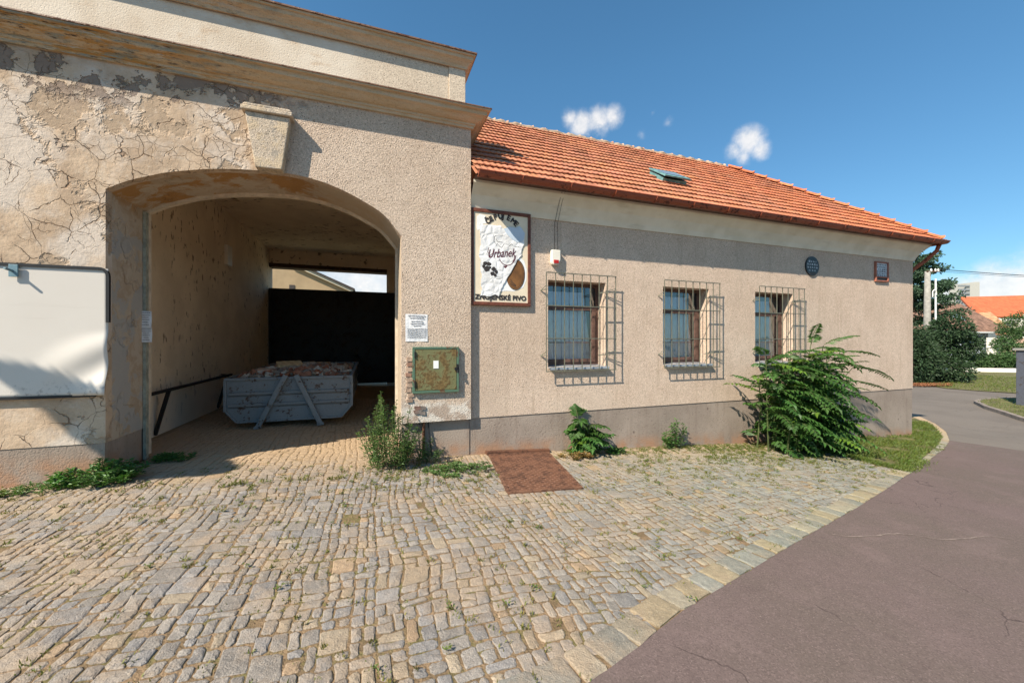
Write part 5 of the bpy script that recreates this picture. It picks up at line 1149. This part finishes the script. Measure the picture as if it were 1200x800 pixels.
clouds = [(668, 139, .018, .75), (683, 147, .026, .95), (700, 143, .026, 1), (718, 138, .020, .9), (765, 132, .008, .3), (783, 143, .011, .5), (752, 157, .012, .35), (862, 176, .018, .9), (876, 168, .026, 1.05), (889, 176, .018, .95), (871, 183, .018, .8),
          (1150, 345, .035, 1.2), (1172, 338, .040, 1.2), (1200, 340, .045, 1.2), (1110, 350, .03, .9), (1230, 335, .05, 1.1), (1140, 362, .04, 1.1), (1190, 360, .05, 1.1), (1090, 365, .04, .8)]
for px, py, r, a in clouds:
    d = ray(px, py).normalized(); vd = nt.nodes.new('ShaderNodeVectorMath'); vd.operation = 'DISTANCE'; nt.links.new(vec, vd.inputs[0]); vd.inputs[1].default_value = d
    g = wm('MULTIPLY', wm('SUBTRACT', 1.0, wm('DIVIDE', vd.outputs['Value'], r*1.7), clamp=True), a)
    tot = g if tot is None else wm('MAXIMUM', tot, g)
# scattered cumulus low over the courtyard and elsewhere on the horizon
sep = nt.nodes.new('ShaderNodeSeparateXYZ'); nt.links.new(vec, sep.inputs[0])
dsh = wm('ADD', wm('MULTIPLY', wm('SUBTRACT', n1, .5), 2.4), wm('MULTIPLY', wm('SUBTRACT', n2, .5), .7))
mask = wm('ADD', tot, wm('MULTIPLY', dsh, wm('ADD', wm('MULTIPLY', tot, .6), wm('MULTIPLY', wm('GREATER_THAN', tot, .02), .18))))
mr = nt.nodes.new('ShaderNodeMapRange'); mr.interpolation_type = 'SMOOTHSTEP'; nt.links.new(mask, mr.inputs[0]); mr.inputs[1].default_value = .12; mr.inputs[2].default_value = .95
# the bank seen through the passage, towards +Y
vd = nt.nodes.new('ShaderNodeVectorMath'); vd.operation = 'DISTANCE'; nt.links.new(vec, vd.inputs[0]); vd.inputs[1].default_value = ray(430, 332).normalized()
bank = wm('MULTIPLY', wm('SUBTRACT', 1.0, wm('DIVIDE', vd.outputs['Value'], .22), clamp=True), wm('MULTIPLY', wn(9, 7, .6), 1.9), clamp=True)
cm = wm('MAXIMUM', wm('MULTIPLY', mr.outputs[0], .85), wm('MULTIPLY', bank, .9))
zr = nt.nodes.new('ShaderNodeMapRange'); nt.links.new(sep.outputs[2], zr.inputs[0]); zr.inputs[1].default_value = .02; zr.inputs[2].default_value = .55
tn = nt.nodes.new('ShaderNodeMix'); tn.data_type = 'RGBA'; nt.links.new(zr.outputs[0], tn.inputs[0]); tn.inputs[6].default_value = (.50, .70, .78, 1); tn.inputs[7].default_value = (.60, 1.0, 1.08, 1)
sm_ = nt.nodes.new('ShaderNodeMix'); sm_.data_type = 'RGBA'; sm_.blend_type = 'MULTIPLY'; sm_.inputs[0].default_value = 1; nt.links.new(sky.outputs[0], sm_.inputs[6]); nt.links.new(tn.outputs[2], sm_.inputs[7])
mx = nt.nodes.new('ShaderNodeMix'); mx.data_type = 'RGBA'; nt.links.new(cm, mx.inputs[0]); nt.links.new(sm_.outputs[2], mx.inputs[6])
mx2 = nt.nodes.new('ShaderNodeMix'); mx2.data_type = 'RGBA'; nt.links.new(n2, mx2.inputs[0]); mx2.inputs[6].default_value = (4.6, 4.8, 5.1, 1); mx2.inputs[7].default_value = (8.0, 7.5, 7.0, 1)
nt.links.new(mx2.outputs[2], mx.inputs[7]); nt.links.new(mx.outputs[2], bg.inputs[0])
sd = bpy.data.lights.new('sun', 'SUN'); sd.energy = 4.6; sd.angle = R(.53); sd.color = (1, .90, .76); so = bpy.data.objects.new('sun', sd); C.objects.link(so); so.rotation_euler = SUN.to_track_quat('-Z', 'Y').to_euler()
cd = bpy.data.cameras.new('camera'); cam = bpy.data.objects.new('camera', cd); C.objects.link(cam); cam.location = CAM; cam.rotation_euler = (R(90), 0, -TH); cd.sensor_width = 36; cd.lens = 36*F/1200; cd.clip_start = .05; cd.clip_end = 4000; S.camera = cam
S.view_settings.view_transform = 'Standard'; S.view_settings.look = 'None'; S.view_settings.exposure = .92; S.view_settings.gamma = 1; S.view_settings.use_curve_mapping = False
